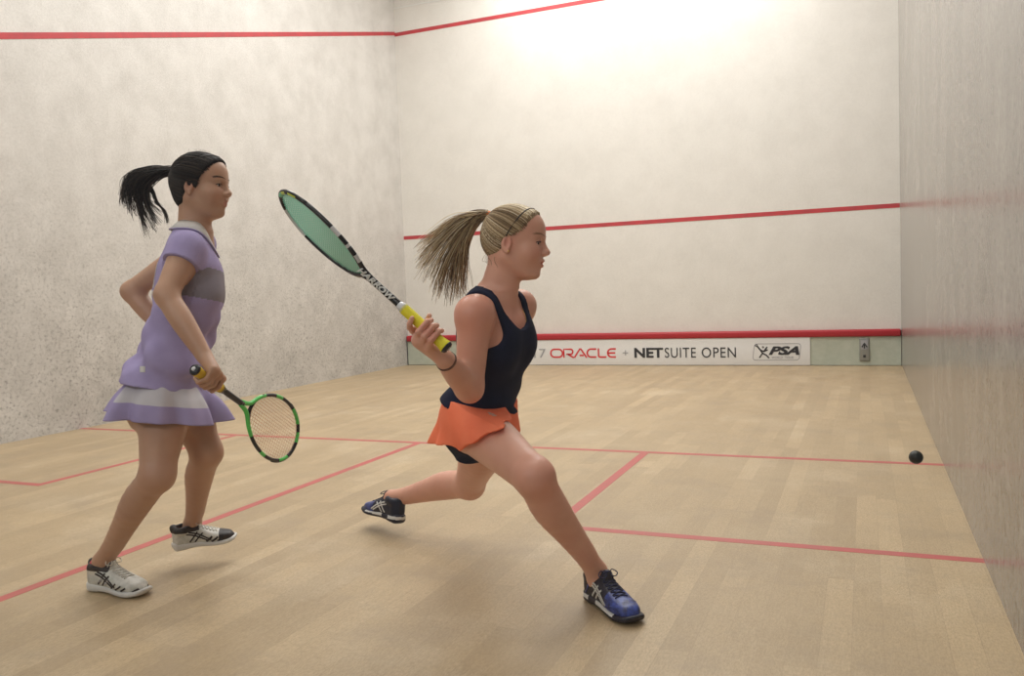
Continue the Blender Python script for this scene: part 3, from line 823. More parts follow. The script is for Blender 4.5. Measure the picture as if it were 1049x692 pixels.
# far arm: upper arm held back and down behind the body, only its shoulder shows
A_elL = at(532, 365, 3.14); A_wrL = at(520, 372, 3.05)+V(.0, 0, .26)
FA.ell(A_shL, (.044, .044, .044), None, .03)
FA.cone(A_shL, A_elL, .044, .038, .03); FA.cone(A_elL, A_wrL, .038, .027, .02)
hl_d = unit(A_wrL-A_elL)
for j, off in enumerate((-.030, -.010, .010, .030)):
    p0 = A_wrL+hl_d*.075+CU*off; FA.cone(A_wrL, p0, .017, .011, .01)
    p1 = p0+unit(hl_d+CF*.5)*.035; p2 = p1+unit(hl_d*.2+CF)*.028; p3 = p2+unit(CF-hl_d*.5)*.02
    FA.chain([p0, p1, p2, p3], [.0095, .009, .0085, .007], .003)
FA.cone(A_wrL, A_wrL+hl_d*.04+CU*.045, .016, .012, .01); FA.cone(A_wrL+hl_d*.04+CU*.045, A_wrL+hl_d*.08+CU*.050, .011, .008, .004)
# legs
def leg(F, hip, kn, an, fwd, sc=1, th=(.088, .083, .066, .056), cf=(.050, .055, .050, .033), kk=.03):
    """fwd: the side the knee cap faces"""
    t = unit(kn-hip); f = unit(fwd-t*(fwd@t)); s_ = unit(an-kn); f2 = unit(fwd-s_*(fwd@s_))
    P = [hip, mix(hip, kn, .3)+f*.010, mix(hip, kn, .7)+f*.006, kn]
    F.tube(P, [q*sc for q in th], kk)
    F.ell(kn+f*.010*sc+f2*.004, np.array((.042, .042, .042))*sc, None, .045)
    F.tube([kn, mix(kn, an, .28)-f2*.012*sc, mix(kn, an, .55)-f2*.007*sc, mix(kn, an, .86), an], [cf[0]*sc, cf[1]*sc, cf[2]*.86*sc, cf[3]*1.02*sc, cf[3]*sc], .025)
    F.cone(mix(kn, an, .12)+f2*.016, mix(kn, an, .8)+f2*.008, .030*sc, .022*sc, .02)
fwdR = unit(TX*1.0-CU*.1-CF*.1)
leg(FA, A_hipR, A_knR, A_anR, unit(TX+CU*.6), 1.0, th=(.076, .080, .066, .056), kk=.035)
leg(FA, A_hipL, A_knL, A_anL, unit(A3(0, 0, -1)+TX*.6), 1.0, th=(.078, .082, .066, .056), kk=.035)
# feet inside the shoes
A_h1 = gz_ = None
def ground(x, y, z=0):
    v = CF+CR*(x-524.5)/FPX-CU*(y-346)/FPX; return CP+v*((z-CP[2])/v[2])
RH = ground(604, 611); RT = ground(652, 641); 
ra_ = unit(RT-RH); RT = RH+ra_*.272
print('front foot', RH, RT, 'ankle', A_anR, (A_anR-RH)@ra_, 'dist', px_of(RT))
FA.cone(A_anR, RH+ra_*.06+A3(0, 0, .045), .032, .024, .02); FA.cone(A_anR+A3(0, 0, -.03), RH+ra_*.15+A3(0, 0, .030), .026, .016, .02)
# rear foot: heel lifted a little, rolled on to its inner edge
LH = at(411, 536, 3.53); LT = at(374, 523, 3.73)
LUP = V(.35, .85, -.30); la_ = unit(LT-LH); LUP = unit(LUP-la_*(LUP@la_)); print('rear len', DL(LH, LT))
LT = LH+la_*.255
print('rear foot z', LH[2], LT[2], 'toe px', px_of(LT))
FA.cone(A_anL, LH+la_*.05+LUP*.05, .031, .022, .02); FA.cone(A_anL, LH+la_*.15+LUP*.03, .024, .016, .02)
# racket hand
rk_b = at(458.5, 356.5, 2.40); rk_t = at(288.0, 202.5, 2.50)
gA = unit(rk_t-rk_b); print('racket A len', DL(rk_b, rk_t))
e1 = unit(-CF-gA*(-CF@gA)); e2 = unit(np.cross(gA, e1)); e2 = e2 if (e2@(-CR-CU*.8)) > 0 else -e2
SA = DL(rk_b, rk_t)/.686
g0 = rk_b
angA = [[112, 40, -40, -95], [108, 35, -45, -100], [105, 30, -50, -105]]
offs = [.088, .066, .045]
fist(FA, g0, gA, e1, e2, A_wrR, offs, angA, R=.0185, rf=.0098, sc=1.02, spread=.001,
     thumb=(g0+gA*.075+e2*.036-e1*.030, g0+gA*.100-e2*.004-e1*.034, g0+gA*.104-e2*.022-e1*.026, g0+gA*.106-e2*.034-e1*.010))
fist(FA, g0, gA, e1, e2, A_wrR, [.118], [130, 85, 45, 5], R=.0185, rf=.0098, sc=1.02, spread=.004)
FA.cone(A_wrR, g0+gA*.08+e2*.042-e1*.008, .022, .020, .015)
bodyA = FA.mesh('body')
blush(bodyA, [(WA(.072, .038*q, -.032), .022, .35) for q in (-1, 1)]+[(WA(.094, 0, -.0615), .011, .9)]+[(WA(.082, q*.012, -.0615), .008, .8) for q in (-1, 1)]+[(A_knR+TX*.03, .06, .35), (A_elR, .05, .3), (A_shR, .10, .32), (WA(-.004, -.08, -.01), .02, .4), (Ap(.1, 0, .38), .08, .3)]
      +[(g0+gA*o_+e1*.03, .02, .35) for o_ in offs])
bA = link('body', bodyA, M['skinA'], pA)
face_bits(pA, WA, RA, A_s, M['browA'], (1, 0, -.12), FA)
# open mouth: teeth edge
tubes('teeth', [(np.array([WA(.080, y, -.0615+.0*abs(y)) for y in np.linspace(-.014, .014, 7)]), .0022)], M['teeth'], pA, 6)

# tank top
FT = Field(A_pel-.38, A_neck+.34, .0045)
rip = lambda x, y, z: (.0045*np.sin(z*48+x*22+1.1*np.sin(y*30))+.0022*np.sin(z*31-y*40+x*14))*np.clip((.26-z)/.12, 0, 1)
A_torso(FT, .0120, 0, rip)
for q in (-1, 1):
    FT.ell(Ap(.070, .065*q, .285), (.054, .064, .066), np.stack([TX, TY, TZ]), .055)
    FT.ell(Ap(-.030, .075*q, .07), (.085, .085, .07), np.stack([TX, TY, TZ]), .04)
    FT.cone(Ap(-.030, .05*q, .41), mix(Ap(-.02, .02*q, .41), A_shL if q > 0 else A_shR, .72), .0535, .055, .03)
sl, G = FT.sub(FT.lo, FT.lo+FT.n*FT.h)
P_ = [G[i]-np.float32(A_pel[i]) for i in range(3)]
x_, y_, z_ = ((P_[0]*q[0]+P_[1]*q[1]+P_[2]*q[2]) for q in (TX, TY, TZ)); z_ = z_/sc
hemz = .082-.012*np.clip(x_/.1, -1, 1)
cut = np.maximum(hemz-z_, 0*z_-1)
zc = np.clip((.455-z_)/.150, 0, 1.0)                      # front scoop
front = np.where(x_ > -.03, 1., 0.)
hw_ = np.where(z_ > .33, .070*np.sqrt(np.clip(1-(np.abs(.455-z_)/.100)**3.5, 0, 1)), 0)
scoopf = np.where((x_ > -.025) & (z_ > .33), hw_-np.abs(y_), -1.)
hwb = np.where(z_ > .385, .060*np.sqrt(np.clip(1-((.455-z_)/.07)**2, 0, 1)), 0)
scoopb = np.where((x_ <= -.025) & (z_ > .385), hwb-np.abs(y_), -1.)
arm = np.where(z_ > .29, np.abs(y_)-(.098+.055*np.clip((.36-z_)/.07, 0, 1)**2), -1.)
arm2 = np.where(z_ > .29, (np.abs(y_)-.170)-.0*z_, -1)
FT.F[sl] = np.maximum.reduce([FT.F[sl], cut.astype(np.float32), scoopf.astype(np.float32), scoopb.astype(np.float32), arm.astype(np.float32), arm2.astype(np.float32)])
# the cloth is a shell: hollow where the body is
inner = FA.sample(np.stack(np.meshgrid(*[FT.lo[i]+FT.h*np.arange(FT.n[i]) for i in range(3)], indexing='ij'), -1).reshape(-1, 3)).reshape(FT.F.shape)
FT.F = np.maximum(FT.F, -(inner+.006)).astype(np.float32)
link('tank_top', FT.mesh('tank_top'), M['navy'], pA)

# skirt: flared round the hips and stretched over the front thigh
def skirt_fields():
    lo = A_pel-.36; hi = A_pel+.36; h = .004
    F1 = Field(lo, hi, h); F2 = Field(lo, hi, h)
    pl = lambda x, y, z: (lambda t: (.0075*np.sin(t*9+.5)+.0045*np.sin(t*15+1.4))*np.clip((.08-z)/.14, 0, 1.2))(np.arctan2(y, x))
    F1.loft(A_pel, TX, TY, TZ, [-.16, -.08, -.02, .04, .08, .112], [.006, .006, .006, .006, .004, .004], [0]*6, [.146, .140, .132, .120, .112, .106], [.200, .200, .184, .164, .152, .146], 0, 2.1, pl)
    tl_ = unit(A_knR-A_hipR)
    F2.tube([A_hipR+TZ*.035-tl_*.02, mix(A_hipR, A_knR, .25)+TX*.012+TZ*.010, mix(A_hipR, A_knR, .5)+TX*.01], [.092, .100, .100], 0)
    sl, G = F1.sub(F1.lo, F1.lo+F1.n*h); P_ = [G[i]-np.float32(A_pel[i]) for i in range(3)]
    x_, y_, z_ = ((P_[0]*q[0]+P_[1]*q[1]+P_[2]*q[2]) for q in (TX, TY, TZ))
    ang = np.degrees(np.arctan2(y_, x_)) % 360
    hz = np.interp(ang, [0, 40, 90, 140, 180, 225, 255, 285, 315, 340, 360], [.022, .0, -.045, -.068, -.072, -.062, -.036, .004, .030, .030, .022])
    F1.F[sl] = np.maximum(F1.F[sl], (hz-z_).astype(np.float32))
    p0 = at(489, 450, 2.66); nn = unit(CR*20-CU*33); d = sum((G[i]-np.float32(p0[i]))*np.float32(nn[i]) for i in range(3))
    wob = .004*np.sin(y_*70)+.003*np.sin(x_*90)
    d2 = .03-(z_+.0)-x_*.25
    F2.F[sl] = np.maximum.reduce([F2.F[sl], (d+wob).astype(np.float32), (z_-.112).astype(np.float32)])
    hh_ = np.maximum(.03-np.abs(F1.F-F2.F), 0)/.03
    F1.F = np.minimum(F1.F, F2.F)-hh_*hh_*.03*.25
    inn = FA.sample(np.stack(np.meshgrid(*[F1.lo[i]+h*np.arange(F1.n[i]) for i in range(3)], indexing='ij'), -1).reshape(-1, 3)).reshape(F1.F.shape)
    band = np.maximum.reduce([inn-.0065, np.broadcast_to(hz-z_, inn.shape), np.broadcast_to(z_-.112, inn.shape), np.broadcast_to(d+wob, inn.shape)])
    F1.F = np.minimum(F1.F, band)
    F1.F = np.maximum(F1.F, -(inn+.004)).astype(np.float32)
    return F1
FK = skirt_fields()
link('skirt', FK.mesh('skirt'), M['orange'], pA)
# undershorts edge round the rear thigh
tl = unit(A_knL-A_hipL); tr_ = unit(A_knR-A_hipR)
FU = Field(A_pel-.26, A_pel+.26, .0045)
GU = np.stack(np.meshgrid(*[FU.lo[i]+FU.h*np.arange(FU.n[i]) for i in range(3)], indexing='ij'), -1).reshape(-1, 3)
FU.F = np.maximum.reduce([FA.sample(GU)-.0030, (GU-A_hipL)@tl-.050, (GU-A_hipR)@tr_-.030, (GU-A_pel)@TZ+.005, np.linalg.norm(GU-A_pel, axis=1)-.24]).reshape(tuple(FU.n)).astype(np.float32)
link('undershorts', FU.mesh('undershorts'), M['navy'], pA)

# hair
line = lambda x, y: np.interp(x, [-.12, -.085, -.05, -.030, -.010, .010, .024, .042, .056, .069, .1], [-.085, -.075, -.058, -.040, .012, .018, .030, .048, .070, .096, .14])
capF = cap_field(A_hc-.17, A_hc+.17, WA, RA, A_s, line, .006)
capA_ = capF; hA = link('hair', capF.mesh('hair'), M['capA'], pA)
tieA = A3(-.104, 0, .082)
lt = [np.array((.74, .60, .40)), np.array((.86, .75, .56)), np.array((.50, .37, .21)), np.array((.27, .18, .095)), np.array((.16, .10, .05))]
def hairline_points(n_, seed, tbl):
    rs = np.random.RandomState(seed); out = []
    tbl = np.array(tbl); s_ = np.r_[0, np.cumsum(np.linalg.norm(np.diff(tbl, axis=0), axis=1))]
    for i in range(n_):
        u = rs.rand()*s_[-1]; p = np.array([np.interp(u, s_, tbl[:, j]) for j in range(3)])+rs.randn(3)*.003
        if rs.rand() < .5: p[1] *= -1
        out.append((p, rs.rand()*.003)); 
    return out
tabA = [(.078, 0, .090), (.074, .026, .086), (.062, .044, .070), (.045, .060, .048), (.028, .068, .032), (.008, .074, .018), (-.020, .076, .006), (-.030, .075, -.030), (-.055, .062, -.052), (-.085, .035, -.062), (-.095, 0, -.064)]
st = hairline_points(900, 3, tabA)
pa = scalp(WA, A_s, st, tieA, .0075, capfield=capA_)
cols = []; ls = []
rs = np.random.RandomState(5)
for (p, l_), q in zip(st, pa):
    top_ = (p[2] > .06); c = lt[rs.choice(5, p=(.30, .34, .22, .10, .04) if top_ else (.08, .08, .30, .32, .22))]
    cols.append(c*(.8+.4*rs.rand())); ls.append((q, np.r_[.0007, np.full(len(q)-2, .0012), .0008]*A_s))
tubes('hair_strands', ls, M['hair'], hA, 4, cols=cols, caps=False)
# ponytail, blown out behind
T0 = WA(*tieA); ls = []; cols = []
ends = [(437, 245), (431, 252), (429, 262), (436, 268), (430, 273), (441, 283), (447, 292), (450, 300), (458, 296), (464, 302), (470, 297), (477, 290), (474, 300)]
for i in range(900):
    rs_ = np.random.RandomState(1000+i); k_ = rs_.rand()**.8*(len(ends)-1); lock = int(k_*1.9); k_ = k_*.45+.55*min((lock+.5)/1.9, len(ends)-1); i0 = min(int(k_), len(ends)-2); fr_ = k_-i0
    e0 = mix(ends[i0], ends[min(i0+1, len(ends)-1)], fr_)+rs_.randn(2)*3
    ln = .62+.42*rs_.rand() if rs_.rand() < .75 else 1.04
    s0 = px_of(T0)[:2]
    dd = rs_.randn()*.030; up_ = (1-k_/(len(ends)-1))
    dd = dd*.4+.030*math.sin(lock*4.1); E_ = at(*e0, 2.84+dd)
    a_ = T0+V(rs_.randn()*.004, rs_.randn()*.006, rs_.randn()*.007)
    c1 = a_+V(-.045-.02*up_, .012+.008*up_-.02*(1-up_), dd*.3)
    d0 = E_-T0
    c2 = T0+d0*.62+V(-.035*(1-up_)-.01, .030+.010*rs_.randn(), dd*.3)
    tt_ = np.linspace(0, ln, 16)[:, None]
    B = (1-tt_)**3*a_+3*tt_*(1-tt_)**2*c1+3*tt_**2*(1-tt_)*c2+tt_**3*E_
    ph = lock*2.4+rs_.rand()*.7; wv = .011*tt_*np.sin(tt_*10+ph)
    B = B+CU*wv+CR*wv*.6
    ls.append((B, np.linspace(.0014, .0004, 16)))
    c = lt[rs_.choice(5, p=(.20, .12, .30, .24, .14) if up_ > .55 else (.07, .05, .28, .34, .26))]; cols.append(c*(.8+.4*rs_.rand()))
pt = tubes('ponytail', ls, M['hair'], hA, 4, cols=cols, caps=False)
tx = [unit(WA(-1, 0, .4)-WA(0, 0, 0))]
u1 = unit(np.cross(tx[0], CU)); u2 = np.cross(tx[0], u1)
tubes('hair_tie', [(np.array([T0-tx[0]*.004+(u1*math.cos(t)+u2*math.sin(t))*.0125 for t in np.linspace(0, 2*math.pi, 22)]), .0045)], M['orangeband'], hA, 8)
hb = []
for t in np.linspace(-1, 1, 30):
    q = A3(.058-.070*abs(t)**1.2, .078*math.sin(t*1.5), .110-.100*abs(t)**1.8); d = q-A3(-.014, 0, .03); k0 = np.linalg.norm(d/(A3(.090, .073, .082)+.0095)); hb.append(WA(*(A3(-.014, 0, .03)+d/k0)))
tubes('headband', [(capA_.push(np.array(hb), .0015, 8), .0022)], M['blackband'], hA, 6)
# loose wisps at the nape
ls = []
for i in range(12):
    rs_ = np.random.RandomState(i); a_ = WA(-.075+.02*rs_.randn(), -.03+.03*rs_.randn(), -.045)
    ls.append((spline([a_, a_+V(-.010, -.012, 0), a_+V(-.008+.003*rs_.randn(), -.025, 0), a_+V(.001, -.038+.006*rs_.randn(), 0)], 10), .0005))
tubes('nape_wisps', ls, M['capA'], hA, 4)
# necklace, earring, wrist cord
cn = FA.push(np.array([Ap(.06+.03*math.cos(t), .062*math.sin(t), .41-.065*math.cos(t/1.0)) for t in np.linspace(-1.45, 1.45, 40)]), .001, 10)
tubes('necklace', [(cn, .0009)], M['gold'], pA, 5)
bm = bmesh.new(); bmesh.ops.create_uvsphere(bm, u_segments=12, v_segments=8, radius=.0035); me = bpy.data.meshes.new('earring'); bm.to_mesh(me); bm.free()
ep = WA(.001, -.083, -.038)
for v in me.vertices: v.co += Vector(ep)
link('earring', me, M['gold'], pA)
wd = unit(A_wrR-A_elR); u1 = unit(np.cross(wd, CU)); u2 = np.cross(wd, u1); wc = A_wrR-wd*.018
tubes('wrist_cord', [(FA.push(np.array([wc+wd*dz+(u1*math.cos(t)+u2*math.sin(t))*.03 for t in np.linspace(0, 2*math.pi, 30)]), .001, 8), .0009) for dz in (0, .005)], M['blackband'], pA, 6)
# shoes
mA = dict(dark=1, sole=M['solewhite'], out=M['shoenavy'], main=M['shoenavy'], toe=M['shoeblue'], collar=M['shoenavy'], tx=.165)
shoe(pA, RH, RT, A3(0, 0, 1), A_anR, mA, .272, [(M['solewhite'], CROSS, [.006]*4), (M['shoeblue'], [[(.03, .03), (.05, .05), (.06, .07)], [(.16, .028), (.19, .04), (.21, .046)]], [.006, .004])], 1, M['lacedark'])
shoe(pA, LH, LT, LUP, A_anL, mA, .262, [(M['solewhite'], CROSS, [.006]*4)], -1, M['lacedark'])
# racket
frA = unit(V(.0, 0, -1)*.40+unit(np.cross(gA, CF))*.92)
mts = dict(grip=M['grip'], bands=[M['carbon'], M['limeyellow'], M['ringwhite'], M['strmint']], bump=M['carbon'], arm=M['carbon'], str=M['strmint'])
rkA, PA_, ykA = racket('squash_racket', rk_b, rk_t, frA, 'black and lime squash racket with mint strings and yellow grip, raised by the fair-haired player', mts, SA, .175, True, .345, .108, (18, 38), .0014, 1.0, yl=.040,
    bands=((300, 318, 1), (326, 336, 1), (205, 216, 2), (226, 232, 2), (240, 252, 2), (20, 60, 2), (336, 350, 3)))
# lettering along the shaft
me = text_mesh('HARROW', 1, 1, .045, .25, .03); c_ = np.array([v.co[:] for v in me.vertices]); lo = c_.min(0); hi = c_.max(0)
tlen = .135; thg = .0175; u_ = (c_[:, 0]-lo[0])/(hi[0]-lo[0]); v_ = (c_[:, 1]-lo[1])/(hi[1]-lo[1])-.5
up2 = unit(-e2); out_ = -CF
e1b = unit(e1)
Pw = rk_b+np.outer(.345-u_*tlen, gA)+np.outer(v_*thg, up2)+np.outer(.0130+.0185*np.clip((.345-u_*tlen-.275)/.06, 0, 1)+c_[:, 2]*.02-np.abs(v_)**2*.012, e1b)
me.vertices.foreach_set('co', Pw.astype(np.float32).ravel()); me.update(); me.materials.clear(); link('lettering', me, M['solewhite'], rkA, False)

# ================================================================== player in lilac (dark hair)
B_neck = at(203, 236, 3.03); B_shR = at(192, 254, 2.89); B_shL = at(204, 250, 3.19)
B_elR = at(170, 302, 2.80); B_wrR = at(209, 364, 2.76)
B_elL = at(134, 298, 3.20); B_wrL = at(168, 338, 3.18)
B_hipR = at(166, 402, 2.93); B_hipL = at(182, 402, 3.08); B_pel = (B_hipR+B_hipL)/2
B_knR = at(160, 487, 2.84)
B_knL = at(211, 464, 3.08); B_anL = at(197, 537, 3.26)
def ground(x, y, z=0):
    v = CF+CR*(x-524.5)/FPX-CU*(y-346)/FPX; return CP+v*((z-CP[2])/v[2])
bRH = ground(94, 602); bRT = ground(160, 612); ra_ = unit(bRT-bRH); print('B near L', DL(bRH, bRT)); bRT = bRH+ra_*.262
B_anR = bRH+ra_*.066+A3(0, 0, .105)
B_hc = at(206.5, 190.5, 3.02)
print('B lens: upperarm %.2f forearm %.2f thighR %.2f shinR %.2f thighL %.2f shinL %.2f torso %.2f shoulders %.2f' % (DL(B_shR, B_elR), DL(B_elR, B_wrR), DL(B_hipR, B_knR), DL(B_knR, B_anR), DL(B_hipL, B_knL), DL(B_knL, B_anL), DL(B_neck, B_pel), DL(B_shR, B_shL)), 'ua L', DL(B_shL, B_elL), DL(B_elL, B_wrL))
print('B ankle z', B_anR[2], B_anL[2])
pB = tag(empty('person', (B_pel[0], B_pel[1], 0)), 'player walking in a lilac shirt and skirt with a dark ponytail, racket held low', 'person')
pts = [B_anL, B_anR, B_wrR, B_hc, B_elL]
FB = Field(np.min(pts, 0)-.25, np.max(pts, 0)+.25, .0035)
BZ = unit(B_neck-B_pel); BY_ = unit(B_shL-B_shR); BY_ = unit(BY_-BZ*(BY_@BZ)); BX = np.cross(BY_, BZ); BR = np.stack([BX, BY_, BZ])
bs = DL(B_neck, B_pel)/.51
Bp = lambda x, y, z: B_pel+BX*x+BY_*y+BZ*z*bs
def B_torso(F, g=0., k=0, wr=None):
    zs = np.array([-.10, -.04, .03, .10, .18, .26, .34, .41, .46, .505])*bs
    a = np.array([.130, .150, .150, .136, .124, .132, .144, .145, .112, .060])
    b = np.array([.085, .105, .100, .086, .084, .094, .098, .088, .066, .052])
    cx = np.array([-.005, -.010, -.006, .0, .004, .006, .006, -.002, -.012, -.014])
    F.loft(B_pel, BY_, BX, BZ, list(zs), [0]*10, list(cx), list(a+g), list(b+g), k, 2.25, wr)
B_torso(FB)
for q in (-1, 1):
    FB.ell(Bp(.062, .062*q, .31), (.048, .056, .058), BR, .04)
    FB.ell(Bp(-.060, .065*q, -.05), (.070, .070, .080), BR, .04)
    FB.cone(Bp(-.025, .02*q, .455), B_shL if q > 0 else B_shR, .044, .043, .04)
BXh = unit(V(.99, -.035, -.12)); BZh = unit(V(.035, 1, 0))
FB.cone(B_hc-BXh*.030-BZh*.055, Bp(-.014, 0, .49), .048, .054, .03); FB.cone(B_hc-BXh*.008-BZh*.085, Bp(.022, 0, .46), .034, .040, .03)
B_s = .985
WB, RB = head(FB, B_hc, BXh, BZh, B_s)
for sh, el, wr_, s_ in ((B_shR, B_elR, B_wrR, 1), (B_shL, B_elL, B_wrL, .97)):
    FB.ell(sh, np.array((.046, .046, .046))*s_, None, .03)
    FB.tube([sh, mix(sh, el, .5), el], [.048*s_, .043*s_, .035*s_], .03)
    FB.tube([el, mix(el, wr_, .33), wr_], [.034*s_, .037*s_, .0245*s_], .025)
hd = unit(B_wrL-B_elL)
for j, off in enumerate((-.030, -.010, .010, .030)):
    p0 = B_wrL+hd*.075+CR*off*.8; FB.cone(B_wrL, p0, .016, .011, .01)
    p1 = p0+unit(hd+CF*.6)*.034; p2 = p1+unit(hd*.2+CF)*.026; p3 = p2+unit(CF-hd*.5)*.02
    FB.chain([p0, p1, p2, p3], [.0095, .009, .0085, .007], .003)
FB.cone(B_wrL, B_wrL+hd*.04+CR*.045, .016, .012, .01); FB.cone(B_wrL+hd*.04+CR*.045, B_wrL+hd*.08+CR*.05, .011, .008, .004)
leg(FB, B_hipR, B_knR, B_anR, unit(BX+CU*.1), .98, th=(.078, .082, .066, .052), cf=(.047, .050, .046, .033), kk=.035)
leg(FB, B_hipL, B_knL, B_anL, unit(BX+CU*.1), .95, th=(.078, .082, .066, .053), cf=(.047, .050, .046, .033), kk=.035)
print('B near shoe', bRH, bRT, px_of(bRT), 'ankle ahead of heel', (B_anR-bRH)@ra_, (B_anR-bRH)@np.cross(A3(0, 0, 1), ra_))
FB.cone(B_anR, bRH+ra_*.06+A3(0, 0, .045), .033, .024, .02); FB.cone(B_anR+A3(0, 0, -.03), bRH+ra_*.14+A3(0, 0, .03), .026, .016, .02)
bLH = at(178, 563, 3.24); bLT = at(233, 554, 3.28); bLU = unit(A3(0, 0, 1)+V(-.05, 0, -.10))
print('B far shoe z', bLH[2], bLT[2])
lb_ = unit(bLT-bLH); bLT = bLH+lb_*.232; print(px_of(bLT), 'ankle', (B_anL-bLH)@lb_, (B_anL-bLH)@np.cross(bLU, lb_))
FB.cone(B_anL, bLH+lb_*.06+bLU*.045, .031, .023, .02); FB.cone(B_anL+bLU*-.03, bLH+lb_*.14+bLU*.03, .025, .016, .02)
# racket hand
rb_b = at(199, 378, 2.68); rb_t = at(303, 453, 3.25)
gB = unit(rb_t-rb_b); SB = DL(rb_b, rb_t)/.686; print('racket B len', DL(rb_b, rb_t))
rb_t = rb_b+gB*.686*SB
f1 = unit(-CF-gB*(-CF@gB)); f2 = unit(np.cross(gB, f1)); f2 = f2 if (f2@(CR+CU)) > 0 else -f2
angB = [[85, 20, -45, -95], [88, 22, -45, -95], [90, 25, -45, -95]]
fist(FB, rb_b, gB, f1, f2, B_wrR, [.082, .062, .043], angB, R=.0178, rf=.0093, sc=1.0,
     thumb=(rb_b+gB*.050+f2*.034-f1*.020, rb_b+gB*.085+f2*.008-f1*.032, rb_b+gB*.100-f2*.010-f1*.028, rb_b+gB*.108-f2*.024-f1*.016))
fist(FB, rb_b, gB, f1, f2, B_wrR, [.106], [80, 25, -30, -75], R=.0178, rf=.0093, sc=1.0, spread=.003)
FB.cone(B_wrR, rb_b+gB*.055+f2*.036-f1*.002, .021, .019, .015)
bodyB = FB.mesh('body')
blush(bodyB, [(WB(.072, .038*q, -.032), .022, .25) for q in (-1, 1)]+[(WB(.094, 0, -.0615), .011, .9)]+[(WB(.082, q*.012, -.0615), .008, .8) for q in (-1, 1)]+[(WB(-.004, -.08, -.01), .02, .35), (B_knR, .05, .2)])
link('body', bodyB, M['skinB'], pB)
face_bits(pB, WB, RB, B_s, M['brow'], (1, 0, -.1), FB)

# shirt: loose, collared, short sleeved
FS = Field(Bp(0, 0, 0)-.40, B_neck+.36, .0045)
wr = lambda x, y, z: 1.5*(.0045*np.sin(z*34+y*16+1.4*np.sin(x*18))+.0035*np.sin(z*52-x*30+y*12)+.0025*np.sin(z*17+x*60))*np.clip((.44-z)/.2, .15, 1)*np.clip((z+.02)/.10, .35, 1)
zs = np.array([.015, .06, .12, .18, .26, .34, .41, .46, .505, .525])*bs
a = np.array([.200, .190, .172, .156, .150, .152, .152, .122, .078, .064]); b = np.array([.138, .132, .120, .112, .114, .116, .104, .080, .064, .058]); cx = np.array([-.030, -.022, -.008, .0, .004, .004, -.002, -.012, -.014, -.014])
FS.loft(B_pel, BY_, BX, BZ, list(zs), [0]*10, list(cx), list(a), list(b), 0, 2.3, wr)
for q in (-1, 1):
    sh = B_shL if q > 0 else B_shR; el = B_elL if q > 0 else B_elR
    FS.ell(Bp(.062, .062*q, .31), (.054, .062, .066), BR, .04)
    FS.cone(Bp(-.022, .04*q, .452), sh, .051, .054, .03); FS.cone(sh, mix(sh, el, .42), .054, .061, .035)
def planecut(F, p, nrm, where=None):
    sl, G = F.sub(F.lo, F.lo+F.n*F.h); d = sum((G[i]-np.float32(p[i]))*np.float32(nrm[i]) for i in range(3))
    if where is not None: d = np.where(where, d, -1)
    F.F[sl] = np.maximum(F.F[sl], d.astype(np.float32))
sl, G = FS.sub(FS.lo, FS.lo+FS.n*FS.h)
P_ = [G[i]-np.float32(B_pel[i]) for i in range(3)]
x_, y_, z_ = ((P_[0]*q[0]+P_[1]*q[1]+P_[2]*q[2]) for q in BR); z_ = z_/bs
for sh, el, side in ((B_shR, B_elR, -1), (B_shL, B_elL, 1)):
    n_ = unit(el-sh); planecut(FS, mix(sh, el, .34), n_, (y_*side > .150) & (z_ > .2))
neckhole = .062-np.sqrt((x_-.008)**2+y_**2)-np.clip(.50-z_, 0, 1)*.55
FS.F[sl] = np.maximum(FS.F[sl], np.where(z_ > .40, neckhole, -1).astype(np.float32))
inner = FB.sample(np.stack(np.meshgrid(*[FS.lo[i]+FS.h*np.arange(FS.n[i]) for i in range(3)], indexing='ij'), -1).reshape(-1, 3)).reshape(FS.F.shape)
FS.F = np.maximum(FS.F, -(inner+.007)).astype(np.float32)
me = FS.mesh('shirt'); sh_ = link('shirt', me, [M['lilac'], M['lilacgrey']], pB)
c = np.empty(len(me.polygons)*3); me.polygons.foreach_get('center', c); c = c.reshape(-1, 3)-B_pel
cz = (c@BZ)/bs; cxx = c@BX; cyy = np.abs(c@BY_)
armd = np.linalg.norm(c+B_pel-B_shR, axis=1)
mi = ((cz > .300) & (cz < .395) & (cxx > -.02) & (armd > .090)).astype(np.int32); me.polygons.foreach_set('material_index', mi)
shirt_bvh = BVHTree.FromPolygons([v.co[:] for v in me.vertices], [p.vertices[:] for p in me.polygons])
# collar
cl = []
for t in np.linspace(0, 2*math.pi, 60):
    cl.append((Bp(-.004+.064*math.cos(t), .064*math.sin(t), .530-.060*max(0, math.cos(t))**2), FS.push(np.array([Bp(-.006+.090*math.cos(t), .094*math.sin(t), .497-.060*max(0, math.cos(t))**2)]), .005, 8)[0]))
vs = []; fs = []
for i, (p, q) in enumerate(cl):
    vs += [p-BZ*.012, p, mix(p, q, .5)+BZ*.002, q]
    if i < 59:
        j = 4*i
        for k_ in range(3): fs.append((j+k_, j+k_+1, j+k_+5, j+k_+4))
me = mesh('collar', vs, fs); o = link('collar', me, M['collar'], sh_); md = o.modifiers.new('t', 'SOLIDIFY'); md.thickness = .004
tubes('collar_trim', [(np.array([c_[1] for c_ in cl]), .0022)], M['lilac'], sh_, 6)
